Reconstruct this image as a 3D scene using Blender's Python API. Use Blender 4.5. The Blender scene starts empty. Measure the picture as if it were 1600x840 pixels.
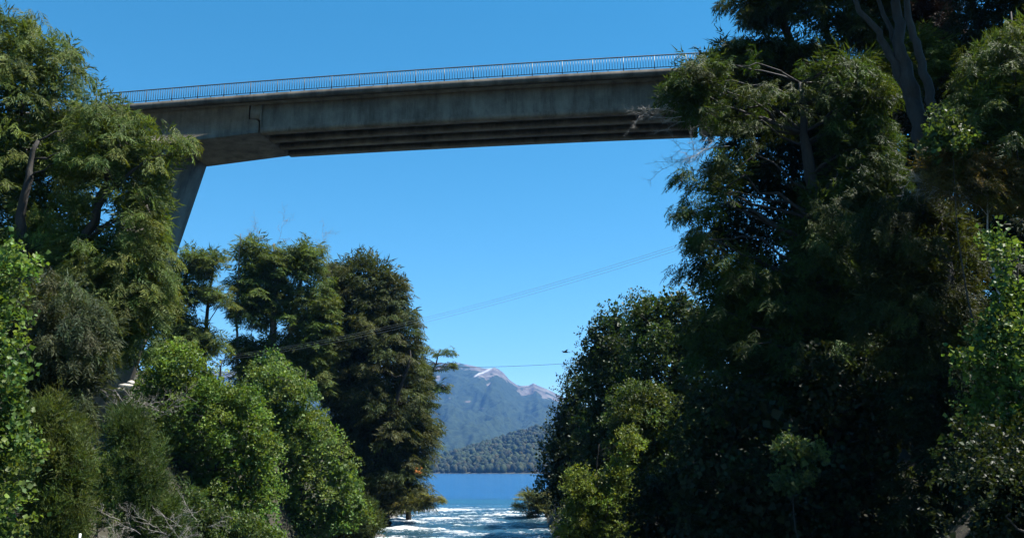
import bpy, bmesh, math
import numpy as np
from mathutils import Vector

S = bpy.context.scene
C = S.collection
R = math.radians
rng = np.random.default_rng(7)

# ------------------------------------------------------------------ camera
F = 1450.0                                   # focal length in pixels of the 1600 px wide photograph
PITCH = math.atan(315 / F)
CAM = np.array([0.0, 0.0, 6.0])
cd = bpy.data.cameras.new('camera')
cam = bpy.data.objects.new('camera', cd); C.objects.link(cam)
cam.location = CAM
cam.rotation_euler = (math.pi / 2 + PITCH, 0, 0)
cd.sensor_width = 36; cd.lens = 36 * F / 1600
cd.clip_start = 0.2; cd.clip_end = 60000
S.camera = cam

# ------------------------------------------------------------------ light
SUN_AZ, SUN_EL = R(90), R(62)                # azimuth clockwise from +Y
w = bpy.data.worlds.new('World'); S.world = w; w.use_nodes = True
nt = w.node_tree; nt.nodes.clear()
wo = nt.nodes.new('ShaderNodeOutputWorld'); bg = nt.nodes.new('ShaderNodeBackground')
sky = nt.nodes.new('ShaderNodeTexSky'); sky.sky_type = 'NISHITA'; sky.sun_disc = False
sky.sun_elevation = SUN_EL; sky.sun_rotation = SUN_AZ
sky.altitude = 800; sky.air_density = 1.0; sky.dust_density = 0.0; sky.ozone_density = 3.0
hs = nt.nodes.new('ShaderNodeHueSaturation'); hs.inputs['Saturation'].default_value = 1.32
hs.inputs['Hue'].default_value = 0.481
bg.inputs['Strength'].default_value = 0.063
nt.links.new(sky.outputs[0], hs.inputs['Color']); nt.links.new(hs.outputs[0], bg.inputs[0])
nt.links.new(bg.outputs[0], wo.inputs[0])
sd = bpy.data.lights.new('sun', 'SUN'); sd.energy = 5.0; sd.angle = R(0.53); sd.color = (1.0, 0.96, 0.88)
sun = bpy.data.objects.new('sun', sd); C.objects.link(sun)
sdir = Vector((math.sin(SUN_AZ) * math.cos(SUN_EL), math.cos(SUN_AZ) * math.cos(SUN_EL), math.sin(SUN_EL)))
sun.rotation_euler = sdir.to_track_quat('Z', 'Y').to_euler(); sun.location = (30, 0, 80)
S.view_settings.view_transform = 'Standard'; S.view_settings.look = 'None'
S.view_settings.exposure = 1.5; S.view_settings.gamma = 1.0; S.view_settings.use_curve_mapping = False
cy = S.cycles
cy.max_bounces = 6; cy.diffuse_bounces = 2; cy.glossy_bounces = 2; cy.transmission_bounces = 4
cy.volume_bounces = 0; cy.transparent_max_bounces = 6
cy.caustics_reflective = False; cy.caustics_refractive = False
cy.use_denoising = True
cy.sample_clamp_indirect = 4.0

# ------------------------------------------------------------------ helpers
def ray(px, py):
    x = (px - 800) / F; y = (420 - py) / F
    return np.array([x, math.cos(PITCH) - y * math.sin(PITCH), math.sin(PITCH) + y * math.cos(PITCH)])
def at(px, py, D):
    r = ray(px, py); return CAM + r * (D / r[1])
def at_v(px, py, D):                         # arrays
    x = (px - 800) / F; y = (420 - py) / F
    ry = math.cos(PITCH) - y * math.sin(PITCH); rz = math.sin(PITCH) + y * math.cos(PITCH)
    return np.stack([x / ry * D, D, CAM[2] + rz / ry * D], 1)
def to_px(p):
    q = np.array(p) - CAM
    fy = q[1] * math.cos(PITCH) + q[2] * math.sin(PITCH); uz = -q[1] * math.sin(PITCH) + q[2] * math.cos(PITCH)
    return 800 + F * q[0] / fy, 420 - F * uz / fy

def hsh(i, j, s):
    n = (i.astype(np.int64) * 374761393 + j.astype(np.int64) * 668265263 + s * 1442695041) & 0xffffffff
    n = ((n ^ (n >> 13)) * 1274126177) & 0xffffffff
    return ((n ^ (n >> 16)) & 0xffff) / 65535.0
def vn(x, y, s=0):
    i = np.floor(x); j = np.floor(y); fx = x - i; fy = y - j
    fx = fx * fx * (3 - 2 * fx); fy = fy * fy * (3 - 2 * fy)
    a = hsh(i, j, s); b = hsh(i + 1, j, s); c = hsh(i, j + 1, s); d = hsh(i + 1, j + 1, s)
    return (a + (b - a) * fx) * (1 - fy) + (c + (d - c) * fx) * fy
def fbm(x, y, o=4, s=0):
    x = np.asarray(x, float); y = np.asarray(y, float)
    t = 0; a = .5; n = 0
    for k in range(o):
        t = t + a * vn(x * 2 ** k + 17.3 * k, y * 2 ** k - 9.1 * k, s + k); n += a; a *= .5
    return t / n
def smooth(a, b, x):
    t = np.clip((x - a) / (b - a), 0, 1); return t * t * (3 - 2 * t)

def mesh_np(name, V, faces, fsize, mat, parent=None, col=None, attrs=None, smooth_=False, mats=None, mi=None):
    """V (n,3); faces flat int array; fsize per-face loop counts (int or array)"""
    me = bpy.data.meshes.new(name)
    V = np.ascontiguousarray(V, np.float32); faces = np.ascontiguousarray(faces, np.int32).ravel()
    if np.isscalar(fsize): fs = np.full(len(faces) // fsize, fsize, np.int32)
    else: fs = np.asarray(fsize, np.int32)
    me.vertices.add(len(V)); me.vertices.foreach_set('co', V.ravel())
    me.loops.add(len(faces)); me.loops.foreach_set('vertex_index', faces)
    me.polygons.add(len(fs)); st = np.concatenate([[0], np.cumsum(fs)[:-1]]).astype(np.int32)
    me.polygons.foreach_set('loop_start', st)
    me.update(calc_edges=True)
    if smooth_: me.polygons.foreach_set('use_smooth', np.ones(len(fs), bool))
    if col is not None:
        ca = me.color_attributes.new('tint', 'FLOAT_COLOR', 'POINT')
        ca.data.foreach_set('color', np.ascontiguousarray(np.c_[col, np.ones(len(col))], np.float32).ravel())
    for k, a in (attrs or {}).items():
        at_ = me.attributes.new(k, 'FLOAT', 'POINT'); at_.data.foreach_set('value', np.ascontiguousarray(a, np.float32).ravel())
    for m in (mats or [mat]): me.materials.append(m)
    if mi is not None: me.polygons.foreach_set('material_index', np.asarray(mi, np.int32))
    o = bpy.data.objects.new(name, me); C.objects.link(o)
    if parent: o.parent = parent
    return o
def grid_faces(nu, nv):
    i = np.arange(nu - 1)[:, None] * nv + np.arange(nv - 1)[None, :]
    i = i.ravel(); return np.stack([i, i + nv, i + nv + 1, i + 1], 1)
def tag(o, label=None, cat=None, group=None, kind=None):
    if label: o['label'] = label
    if cat: o['category'] = cat
    if group: o['group'] = group
    if kind: o['kind'] = kind
    return o
def empty(name, loc, rz=0):
    o = bpy.data.objects.new(name, None); C.objects.link(o); o.location = loc; o.rotation_euler = (0, 0, rz)
    o.empty_display_size = .3
    return o
def adopt(o, root):                          # child built in world space: keep it in place
    o.parent = root
    bpy.context.view_layer.update()
    o.matrix_parent_inverse = root.matrix_world.inverted()
class MB:
    def __init__(s): s.V = []; s.F = []; s.n = 0
    def add(s, v, f):
        s.V.append(np.asarray(v, float)); s.F += [[i + s.n for i in q] for q in f]; s.n += len(v)
    def prism(s, poly_a, poly_b):            # two matching loops of 3D points
        n = len(poly_a)
        s.add(list(poly_a) + list(poly_b), [list(range(n))[::-1], list(range(n, 2 * n))] +
              [[i, (i + 1) % n, n + (i + 1) % n, n + i] for i in range(n)])
    def tube(s, pts, rad, sides=6):
        pts = np.asarray(pts, float); n = len(pts)
        if np.isscalar(rad): rad = [rad] * n
        tg = np.gradient(pts, axis=0); tg /= np.linalg.norm(tg, axis=1)[:, None] + 1e-9
        ref = np.array([0.31, 0.95, 0.05]) if abs(tg[0][2]) > .7 else np.array([0, 0, 1.0])
        a = np.cross(tg, ref); a /= np.linalg.norm(a, axis=1)[:, None] + 1e-9
        b = np.cross(tg, a)
        an = np.arange(sides) * 2 * math.pi / sides
        v = (pts[:, None] + np.asarray(rad)[:, None, None] * (np.cos(an)[None, :, None] * a[:, None] + np.sin(an)[None, :, None] * b[:, None])).reshape(-1, 3)
        f = [[i * sides + k, i * sides + (k + 1) % sides, (i + 1) * sides + (k + 1) % sides, (i + 1) * sides + k] for i in range(n - 1) for k in range(sides)]
        f += [list(range(sides))[::-1], [(n - 1) * sides + k for k in range(sides)]]
        s.add(v, f)
    def build(s, name, mat, parent=None, smooth_=False):
        V = np.concatenate(s.V); fs = [len(q) for q in s.F]
        return mesh_np(name, V, np.array([i for q in s.F for i in q]), np.array(fs), mat, parent, smooth_=smooth_)

# ------------------------------------------------------------------ materials
def new_mat(name):
    m = bpy.data.materials.new(name); m.use_nodes = True
    n = m.node_tree; n.nodes.clear()
    out = n.nodes.new('ShaderNodeOutputMaterial'); b = n.nodes.new('ShaderNodeBsdfPrincipled')
    n.links.new(b.outputs[0], out.inputs[0])
    return m, n, b, out
def ramp(n, fac, stops):
    r = n.nodes.new('ShaderNodeValToRGB'); e = r.color_ramp.elements
    while len(e) < len(stops): e.new(.5)
    for k, (p, c) in enumerate(stops): e[k].position = p; e[k].color = (*c, 1)
    n.links.new(fac, r.inputs[0]); return r
def noise(n, scale, detail=6, rough=.6, vec=None, sc=(1, 1, 1)):
    t = n.nodes.new('ShaderNodeTexNoise'); t.inputs['Scale'].default_value = scale
    t.inputs['Detail'].default_value = detail; t.inputs['Roughness'].default_value = rough
    mp = n.nodes.new('ShaderNodeMapping'); mp.inputs['Scale'].default_value = sc
    if vec is None:
        g = n.nodes.new('ShaderNodeNewGeometry'); vec = g.outputs['Position']
    n.links.new(vec, mp.inputs[0]); n.links.new(mp.outputs[0], t.inputs['Vector']); return t
def bump(n, h, b, strength=.4, dist=.1):
    u = n.nodes.new('ShaderNodeBump'); u.inputs['Strength'].default_value = strength; u.inputs['Distance'].default_value = dist
    n.links.new(h, u.inputs['Height']); n.links.new(u.outputs[0], b.inputs['Normal']); return u
def mixc(n, fac, a, b_, mode='MIX'):
    m = n.nodes.new('ShaderNodeMix'); m.data_type = 'RGBA'; m.blend_type = mode
    for s_, v in ((0, fac), (6, a), (7, b_)):
        if hasattr(v, 'is_output'): n.links.new(v, m.inputs[s_])
        elif s_ == 0: m.inputs[0].default_value = v
        else: m.inputs[s_].default_value = (*v, 1)
    return m.outputs[2]

def leaf_mat(name, rough=.6, trans=.36, spec=.16, tcol=(1.35, 1.25, .5)):
    m, n, b, out = new_mat(name)
    a = n.nodes.new('ShaderNodeAttribute'); a.attribute_name = 'tint'
    n.links.new(a.outputs['Color'], b.inputs['Base Color'])
    b.inputs['Roughness'].default_value = rough; b.inputs['Specular IOR Level'].default_value = spec
    tr = n.nodes.new('ShaderNodeBsdfTranslucent'); n.links.new(mixc(n, 1.0, a.outputs['Color'], tcol, 'MULTIPLY'), tr.inputs[0])
    mx = n.nodes.new('ShaderNodeMixShader'); mx.inputs[0].default_value = trans
    n.links.new(b.outputs[0], mx.inputs[1]); n.links.new(tr.outputs[0], mx.inputs[2]); n.links.new(mx.outputs[0], out.inputs[0])
    return m
M = {}
M['leaf'] = leaf_mat('fine_leaf')
M['broadleaf'] = leaf_mat('broad_leaf', .48, .38, .22)
M['dryleaf'] = leaf_mat('dry_leaf', .8, .1, .2, (1, 1, 1))
def bark(name, c1, c2, scale=6):
    m, n, b, out = new_mat(name)
    t = noise(n, scale, 8, .65, sc=(1, 1, .25)); r = ramp(n, t.outputs[0], [(.3, c1), (.7, c2)])
    n.links.new(r.outputs[0], b.inputs['Base Color']); b.inputs['Roughness'].default_value = .85
    bump(n, t.outputs[0], b, .8, .05); return m
M['bark'] = bark('dark_bark', (.008, .007, .006), (.030, .026, .022))
M['greybark'] = bark('grey_bark', (.08, .072, .065), (.22, .205, .185))
M['twig'] = bark('dead_twig', (.16, .14, .12), (.36, .33, .30), 10)

def concrete(name, base, dark, streak=.5):
    m, n, b, out = new_mat(name)
    t1 = noise(n, .55, 8, .7); t2 = noise(n, 1.3, 7, .7, sc=(1, 1, .12)); t3 = noise(n, 14, 4, .6)
    r1 = ramp(n, t1.outputs[0], [(.32, dark), (.62, base)])
    r2 = ramp(n, t2.outputs[0], [(.34, (.33, .31, .28)), (.48, (.8, .79, .77)), (.62, (1.1, 1.1, 1.1))])
    r3 = ramp(n, t3.outputs[0], [(.3, (.85, .85, .85)), (.7, (1.1, 1.1, 1.1))])
    c = mixc(n, streak, r1.outputs[0], r2.outputs[0], 'MULTIPLY'); c = mixc(n, 1.0, c, r3.outputs[0], 'MULTIPLY')
    n.links.new(c, b.inputs['Base Color']); b.inputs['Roughness'].default_value = .85
    bump(n, t3.outputs[0], b, .25, .02); return m
M['concrete'] = concrete('weathered_concrete', (.185, .160, .125), (.090, .075, .056), .8)
M['fascia'] = concrete('stained_concrete', (.12, .108, .09), (.04, .037, .032), .9)
m, n, b, out = new_mat('railing_metal'); b.inputs['Base Color'].default_value = (.06, .065, .07, 1)
b.inputs['Metallic'].default_value = .3; b.inputs['Roughness'].default_value = .5
t = noise(n, 5); r = ramp(n, t.outputs[0], [(.3, (.07, .072, .075)), (.7, (.12, .12, .122))]); n.links.new(r.outputs[0], b.inputs['Base Color']); M['rail'] = m
m, n, b, out = new_mat('wire_metal'); t = noise(n, 3); r = ramp(n, t.outputs[0], [(.3, (.28, .27, .25)), (.7, (.4, .39, .36))])
n.links.new(r.outputs[0], b.inputs['Base Color']); b.inputs['Metallic'].default_value = .6; b.inputs['Roughness'].default_value = .45; M['wire'] = m
m, n, b, out = new_mat('rubber_black'); t = noise(n, 3); r = ramp(n, t.outputs[0], [(.3, (.015, .015, .015)), (.7, (.03, .03, .03))])
n.links.new(r.outputs[0], b.inputs['Base Color']); b.inputs['Roughness'].default_value = .6; M['black'] = m
m, n, b, out = new_mat('asphalt'); t = noise(n, 9); r = ramp(n, t.outputs[0], [(.3, (.04, .04, .04)), (.7, (.065, .063, .06))])
n.links.new(r.outputs[0], b.inputs['Base Color']); b.inputs['Roughness'].default_value = .9; M['asphalt'] = m
def rockmat(name, a, c):
    m, n, b, out = new_mat(name); t = noise(n, 1.7, 9, .7); r = ramp(n, t.outputs[0], [(.3, a), (.7, c)])
    n.links.new(r.outputs[0], b.inputs['Base Color']); b.inputs['Roughness'].default_value = .85; bump(n, t.outputs[0], b, .7, .15); return m
M['rock'] = rockmat('river_rock', (.05, .048, .045), (.17, .16, .15))
M['palerock'] = rockmat('pale_rock', (.33, .30, .26), (.55, .51, .44))
m, n, b, out = new_mat('forest_soil'); t = noise(n, .9, 8, .7); t2 = noise(n, .15, 5)
r = ramp(n, t.outputs[0], [(.3, (.012, .012, .007)), (.5, (.034, .029, .018)), (.62, (.020, .032, .010))])
n.links.new(r.outputs[0], b.inputs['Base Color']); b.inputs['Roughness'].default_value = .95; bump(n, t.outputs[0], b, .8, .3); M['soil'] = m
m, n, b, out = new_mat('bird_feather'); t = noise(n, 20); r = ramp(n, t.outputs[0], [(.3, (.015, .014, .014)), (.7, (.04, .036, .032))])
n.links.new(r.outputs[0], b.inputs['Base Color']); b.inputs['Roughness'].default_value = .7; M['feather'] = m
m, n, b, out = new_mat('white_paint'); t = noise(n, 12); r = ramp(n, t.outputs[0], [(.3, (.7, .7, .68)), (.7, (.82, .82, .8))])
n.links.new(r.outputs[0], b.inputs['Base Color']); b.inputs['Roughness'].default_value = .5; M['white'] = m

def water_mat(name, deep, shallow, foam):
    m, n, b, out = new_mat(name)
    g = n.nodes.new('ShaderNodeNewGeometry'); pos = g.outputs['Position']
    n1 = noise(n, .55, 5, .6, pos, (.5, 1, 1)); n2 = noise(n, 2.6, 4, .65, pos, (.6, 1, 1)); n3 = noise(n, .11, 9, .75, pos, (.3, 1, 1))
    ad = n.nodes.new('ShaderNodeMath'); ad.operation = 'MULTIPLY_ADD'; ad.inputs[1].default_value = .35
    n.links.new(n2.outputs[0], ad.inputs[0]); n.links.new(n1.outputs[0], ad.inputs[2])
    bump(n, ad.outputs[0], b, 1.0, .55)
    r = ramp(n, n3.outputs[0], [(.35, deep), (.65, shallow)])
    c = r.outputs[0]
    b.inputs['Roughness'].default_value = .12; b.inputs['IOR'].default_value = 1.333
    b.inputs['Specular IOR Level'].default_value = .5
    if foam:
        a = n.nodes.new('ShaderNodeAttribute'); a.attribute_name = 'foam'
        f = noise(n, 3.6, 8, .75, pos, (.4, 1, 1))
        s_ = n.nodes.new('ShaderNodeMath'); s_.operation = 'MULTIPLY_ADD'; s_.inputs[1].default_value = 4.6; s_.inputs[2].default_value = -2.3
        n.links.new(f.outputs[0], s_.inputs[0])
        ad2 = n.nodes.new('ShaderNodeMath'); ad2.operation = 'ADD'; n.links.new(a.outputs['Fac'], ad2.inputs[0]); n.links.new(s_.outputs[0], ad2.inputs[1])
        fr = ramp(n, ad2.outputs[0], [(.45, (0, 0, 0)), (.85, (1, 1, 1))])
        d = n.nodes.new('ShaderNodeAttribute'); d.attribute_name = 'shallow'
        c = mixc(n, d.outputs['Fac'], c, (.018, .034, .036))
        c = mixc(n, fr.outputs[0], c, (.50, .53, .55))
        mr = n.nodes.new('ShaderNodeMapRange'); mr.inputs[3].default_value = .12; mr.inputs[4].default_value = .8
        n.links.new(fr.outputs[0], mr.inputs[0]); n.links.new(mr.outputs[0], b.inputs['Roughness'])
    n.links.new(c, b.inputs['Base Color'])
    return m
M['lake'] = water_mat('lake_water', (.003, .050, .17), (.014, .11, .27), False)
M['river'] = water_mat('river_water', (.005, .055, .13), (.012, .10, .18), True)

# ------------------------------------------------------------------ terrain
YS = [-60, 0, 40, 70, 96, 134, 170, 192, 200, 210]
XL = [-24, -23, -22.5, -21, -17.5, -16.5, -15.5, -15, -24, -60]
XR = [18, 16, 14, 9, 5.0, 4.6, 4.4, 4.0, 12, 60]
def bank(x, y):
    xl = np.interp(y, YS, XL); xr = np.interp(y, YS, XR)
    dl = xl - x; dr = x - xr
    hl = 19 * (1 - np.exp(-np.clip(dl, 0, None) / 13)) + .05 * np.clip(dl - 20, 0, None)
    hr = 24 * (1 - np.exp(-np.clip(dr, 0, None) / 24)) + .12 * np.clip(dr - 25, 0, None)
    fade = 1 - .75 * smooth(120, 215, y)
    near = .35 + .65 * smooth(5, 45, y)
    h = np.where(dl > 0, hl, np.where(dr > 0, hr, 0)) * fade * near
    nz = (fbm(x / 6, y / 6, 5, 3) - .5) * 2.4 * smooth(0, 6, np.maximum(dl, dr))
    bed = -1.6 - 1.2 * smooth(0, 8, np.minimum(-dl, -dr))
    return np.where(np.maximum(dl, dr) > 0, -.5 + smooth(0, 2.0, np.maximum(dl, dr)) * .9 + h + nz - smooth(200, 214, y) * 60, bed)
def ground_z(x, y): return float(bank(np.array([x], float), np.array([y], float))[0])
gx = np.concatenate([np.linspace(-420, -60, 30), np.linspace(-58, 62, 121), np.linspace(70, 420, 30)])
gy = np.concatenate([np.linspace(-200, -20, 19), np.linspace(-18, 214, 155)])
X, Y = np.meshgrid(gx, gy, indexing='ij')
Z = np.maximum(bank(X.ravel(), Y.ravel()), -5)
tag(mesh_np('river_bank', np.c_[X.ravel(), Y.ravel(), Z], grid_faces(len(gx), len(gy)), 4, M['soil'], smooth_=True), kind='structure',
    label='steep earthy banks of the gorge on either side of the river')
# lake bed / land sheet reaching the horizon
sx, sy = 9000, 9800
tag(mesh_np('ground', [[-sx, -900, -6], [sx, -900, -6], [sx, sy, -6], [-sx, sy, -6]], [0, 1, 2, 3], 4, M['soil']), kind='structure')
# lake: starts where the river leaves it
gx = np.concatenate([-np.geomspace(8990, 30, 40), np.linspace(-20, 20, 9), np.geomspace(30, 8990, 40)])
gy = np.geomspace(208, 9700, 60)
X, Y = np.meshgrid(gx, gy, indexing='ij')
tag(mesh_np('lake_water', np.c_[X.ravel(), Y.ravel(), np.zeros(X.size)], grid_faces(len(gx), len(gy)), 4, M['lake']), kind='structure',
    label='deep blue rippled lake water behind the river mouth')
gx = np.arange(-34, 26, .5); gy = np.concatenate([np.arange(-60, 70, 3.0), np.arange(70, 212.1, .45)])
X, Y = np.meshgrid(gx, gy, indexing='ij'); x = X.ravel(); y = Y.ravel()
rap = smooth(184, 138, y)
z = -1.3 * smooth(172, 80, y)
wv = fbm(x / 3.2, y / 1.7, 4, 11); wl = fbm(x / 11 + 5, y / 3.5, 3, 21)
z = z + rap * ((wv - .5) * .75 + (wl - .5) * .7) + (1 - rap) * (wv - .5) * .05 - .004
foam = np.clip(rap * (.05 + 2.3 * (wl - .5) + 2.2 * (wv - .5)) + .16 * np.exp(-((y - 150) / 12) ** 2), -.4, 1)
foam = np.where(rap < .02, -.5 + .35 * smooth(.6, .8, wv), foam)
shal = rap * .75
tag(mesh_np('river_water', np.c_[x, y, z], grid_faces(len(gx), len(gy)), 4, M['river'], attrs={'foam': foam, 'shallow': shal}, smooth_=True),
    kind='structure', label='white foaming rapids where the lake pours into the river')

# ------------------------------------------------------------------ far mountain
YR = 7600.0
sil = [(-1500, 600), (-900, 590), (-300, 596), (200, 585), (450, 574), (600, 570), (660, 562), (700, 566), (716, 564.5), (728, 567.5), (745, 571), (764, 574), (773, 572.5),
       (785, 579), (795, 591), (807, 599), (819, 602), (826, 601), (833, 597), (847, 603), (866, 612), (900, 628), (960, 650), (1100, 640), (1400, 600), (2200, 620), (3000, 660)]
sp = np.array([at(a, b_, YR) for a, b_ in sil])
gx = np.concatenate([np.linspace(-8800, -1500, 60), np.arange(-1480, 700, 11), np.linspace(720, 8800, 60)])
gv = np.linspace(0, 1.25, 210)
X, T = np.meshgrid(gx, gv, indexing='ij'); x = X.ravel(); t = T.ravel()
y = 3600 + (YR - 3600) * t
xr_ = x * (.0 + YR / np.maximum(y, 10))            # gorge sector: keep ridge features aligned along depth
ridge = np.interp(x, sp[:, 0], sp[:, 2])
rough = (fbm(x / 55, x * 0, 4, 5) - .5) * 14
prof = np.where(t < 1, t ** 1.12, 1 - (t - 1) * 1.2)
sp1 = fbm(x / 520 + t * 1.3, t * 3.0, 5, 31); sp2 = fbm(x / 150 - t * 2.2, t * 9, 5, 41); sp3 = fbm(x / 42, t * 42, 3, 47)
amp = np.sin(np.pi * np.clip(t, 0, 1)) ** .8
z = (ridge + rough) * prof - 5 - amp * (np.abs(sp1 - .5) * 420 + np.abs(sp2 - .5) * 260 + (sp3 - .5) * 34) 
z = np.where(t < .02, -5, z)
# the pale snow gully and scree on the summit
P = np.c_[x, y, z]
q = P - CAM
fy_ = q[:, 1] * math.cos(PITCH) + q[:, 2] * math.sin(PITCH); uz_ = -q[:, 1] * math.sin(PITCH) + q[:, 2] * math.cos(PITCH)
mx_ = q[:, 0] / q[:, 1] * 1450
alt = z / np.maximum(np.interp(x, sp[:, 0], sp[:, 2]), 1)
def seg(px_, py_, ax, ay, bx, by):
    vx, vy = bx - ax, by - ay; k = np.clip(((px_ - ax) * vx + (py_ - ay) * vy) / (vx * vx + vy * vy), 0, 1)
    return np.hypot(px_ - ax - k * vx, py_ - ay - k * vy)
gp = [at(767, 575, YR), at(750, 585, 7350), at(744, 590, 7250)]
sn = np.minimum(seg(x, z, gp[0][0], gp[0][2], gp[1][0], gp[1][2]), seg(x, z, gp[1][0], gp[1][2], gp[2][0], gp[2][2]))
snow = np.exp(-(sn / 9) ** 2) * 1.3
for (a, b_, r_) in ((825, 602, 10), (836, 600, 8), (731, 570, 9), (716, 568, 12)):
    c_ = at(a, b_, YR); snow = np.maximum(snow, np.exp(-(np.hypot(x - c_[0], (z - c_[2]) * 2.2) / r_) ** 2))
rk = smooth(.74, 1.04, alt + (sp2 - .5) * .7 + (sp1 - .5) * .3 + (sp3 - .5) * .3)
for (a, b_, rx_, rz_) in ((733, 627, 45, 11), (752, 638, 40, 9), (702, 622, 26, 8)):   # bare clearings lower down
    ra = ray(a, b_); Dm = 3600 + (YR - 3600) * .66; c_ = at(a, b_, Dm)
    rk = np.maximum(rk, .8 * np.exp(-(((mx_ - (a - 800)) / (rx_ / 5)) ** 2 + ((uz_ / fy_ * F - (420 - b_)) / (rz_ / 5)) ** 2) * .8) * smooth(.35, .6, sp3 + .2))
m, n, b, out = new_mat('mountain_slope')
a1 = n.nodes.new('ShaderNodeAttribute'); a1.attribute_name = 'rock'; a2 = n.nodes.new('ShaderNodeAttribute'); a2.attribute_name = 'snow'
t1 = noise(n, .035, 6, .65); t2 = noise(n, .012, 8, .7); t3 = noise(n, .006, 5, .6)
fc = ramp(n, t1.outputs[0], [(.40, (.004, .008, .004)), (.60, (.036, .052, .024))])
fc2 = mixc(n, t3.outputs[0], fc.outputs[0], (.02, .032, .018))
rc = ramp(n, t2.outputs[0], [(.35, (.05, .045, .04)), (.5, (.10, .09, .08)), (.68, (.19, .175, .16))])
ad = n.nodes.new('ShaderNodeMath'); ad.operation = 'MULTIPLY_ADD'; ad.inputs[1].default_value = .9; n.links.new(t2.outputs[0], ad.inputs[0]); n.links.new(a1.outputs['Fac'], ad.inputs[2])
rf = ramp(n, ad.outputs[0], [(.92, (0, 0, 0)), (1.08, (1, 1, 1))])
c = mixc(n, rf.outputs[0], fc2, rc.outputs[0])
c = mixc(n, a2.outputs['Fac'], c, (.30, .30, .32))
n.links.new(c, b.inputs['Base Color']); b.inputs['Roughness'].default_value = .95; b.inputs['Specular IOR Level'].default_value = .1
bump(n, t1.outputs[0], b, 1.0, 14)
tag(mesh_np('mountain', P, grid_faces(len(gx), len(gv)), 4, m, attrs={'rock': rk, 'snow': snow}, smooth_=True), kind='structure',
    label='high mountain across the lake with bare rocky summit and snow streak')

# ------------------------------------------------------------------ wooded hill across the lake
hs_ = [(560, 739), (640, 728), (676, 717), (709, 706), (747, 693), (783, 682), (821, 670), (854, 663), (900, 655), (980, 648), (1100, 650), (1400, 690), (1600, 730)]
YH = 2900.0; hp = np.array([at(a, b_, YH) for a, b_ in hs_])
def shore(x): return 2080 - x * .55
def hill_z(x, y):
    tt = (y - shore(x)) / (YH - shore(x))
    hz = np.interp(x, hp[:, 0], hp[:, 2], left=-3, right=-3) - 9
    v = np.where(tt < 1, np.clip(tt, 0, 1) ** .85, 1 - (tt - 1) * 1.2)
    return np.maximum(hz * v + (fbm(x / 90, y / 90, 4, 51) - .5) * 26 * np.sin(np.pi * np.clip(tt, 0, 1)), np.where(tt < 0, -4, .8 * smooth(0, .02, tt)))
gx = np.linspace(-560, 1500, 160); gt = np.linspace(-.03, 1.7, 90)
X, T = np.meshgrid(gx, gt, indexing='ij'); x = X.ravel(); y = shore(x) + T.ravel() * (YH - shore(x))
tag(mesh_np('hill', np.c_[x, y, hill_z(x, y)], grid_faces(len(gx), len(gt)), 4, M['soil'], smooth_=True), kind='structure',
    label='low wooded hill sloping down to the far lake shore')
# its trees: a far-off wood that reads as one mass
bm = bmesh.new(); bmesh.ops.create_icosphere(bm, subdivisions=1, radius=1); bm.verts.ensure_lookup_table()
ico = np.array([v.co[:] for v in bm.verts]); icof = np.array([[v.index for v in f.verts] for f in bm.faces]); bm.free()
bm = bmesh.new(); bmesh.ops.create_icosphere(bm, subdivisions=2, radius=1); bm.verts.ensure_lookup_table()
ico2 = np.array([v.co[:] for v in bm.verts]); ico2f = np.array([[v.index for v in f.verts] for f in bm.faces]); bm.free()
N = 2600
tx = rng.uniform(-300, 270, N); tt = rng.beta(.9, 1.1, N) * 1.04
ty = shore(tx) + 4 + tt * (YH - shore(tx)); tz = hill_z(tx, ty)
k = tz > .5; tx, ty, tz = tx[k], ty[k], tz[k]; N = len(tx)
rad = rng.uniform(3.0, 8.5, N); hh = rng.uniform(1.0, 1.7, N)
V = ico2[None] * (1 + .42 * (rng.random((N, len(ico2), 1)) - .5)) * rad[:, None, None]
V[:, :, 2] = V[:, :, 2] * hh[:, None] + rad[:, None] * .8
V += np.stack([tx, ty, tz], 1)[:, None]
Fc = (ico2f[None] + (np.arange(N) * len(ico2))[:, None, None]).reshape(-1, 3)
base = np.array([.014, .022, .009]) * rng.uniform(.4, 1.9, (N, 1)) * np.array([1, 1, 1]) + np.array([.02, .012, .004]) * (rng.random((N, 1)) > .85)
cl = np.repeat(base[:, None], len(ico2), 1) * rng.uniform(.6, 1.4, (N, len(ico2), 1))
tag(mesh_np('distant_forest', V.reshape(-1, 3), Fc, 3, M['dryleaf'], col=cl.reshape(-1, 3)), kind='stuff',
    label='dense dark forest covering the low hill across the lake')

# ------------------------------------------------------------------ bridge
TH = R(10.5); Y0 = 58.48
ds = np.array([math.cos(TH), -math.sin(TH), 0]); dw = np.array([math.sin(TH), math.cos(TH), 0])
O = np.array([-Y0 * math.sin(TH) * 0, Y0, 0]) - ds * 0
_s0 = 0.0
def bp(s, w_, h):                            # s along the deck, w across (away from the camera), h above the water
    base_ = np.array([0, Y0, 0]) + ds * s + dw * w_
    return np.array([base_[0], base_[1], h])
_q = np.polyfit([-27.86, -7.2, 9.23], [27.22, 27.12, 26.81], 2)
_dq = np.polyder(_q)
def rail_top(s):
    sc = np.clip(s, -28, 11); return np.polyval(_q, sc) + np.polyval(_dq, sc) * (s - sc) + 6.0
def deck(s): return rail_top(s) - 1.06       # top of the edge beam
bridge = empty('bridge', bp(-3, 3.5, 0)); tag(bridge, 'high concrete road bridge with thin metal railing spanning the gorge', 'bridge')
bpy.context.view_layer.update()
def bchild(mb, name, mat, parent=None, label=None, kind=None, smooth_=False):
    o = mb.build(name, mat, smooth_=smooth_)
    adopt(o, parent or bridge)
    if label: o['label'] = label
    if kind: o['kind'] = kind
    return o
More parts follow.
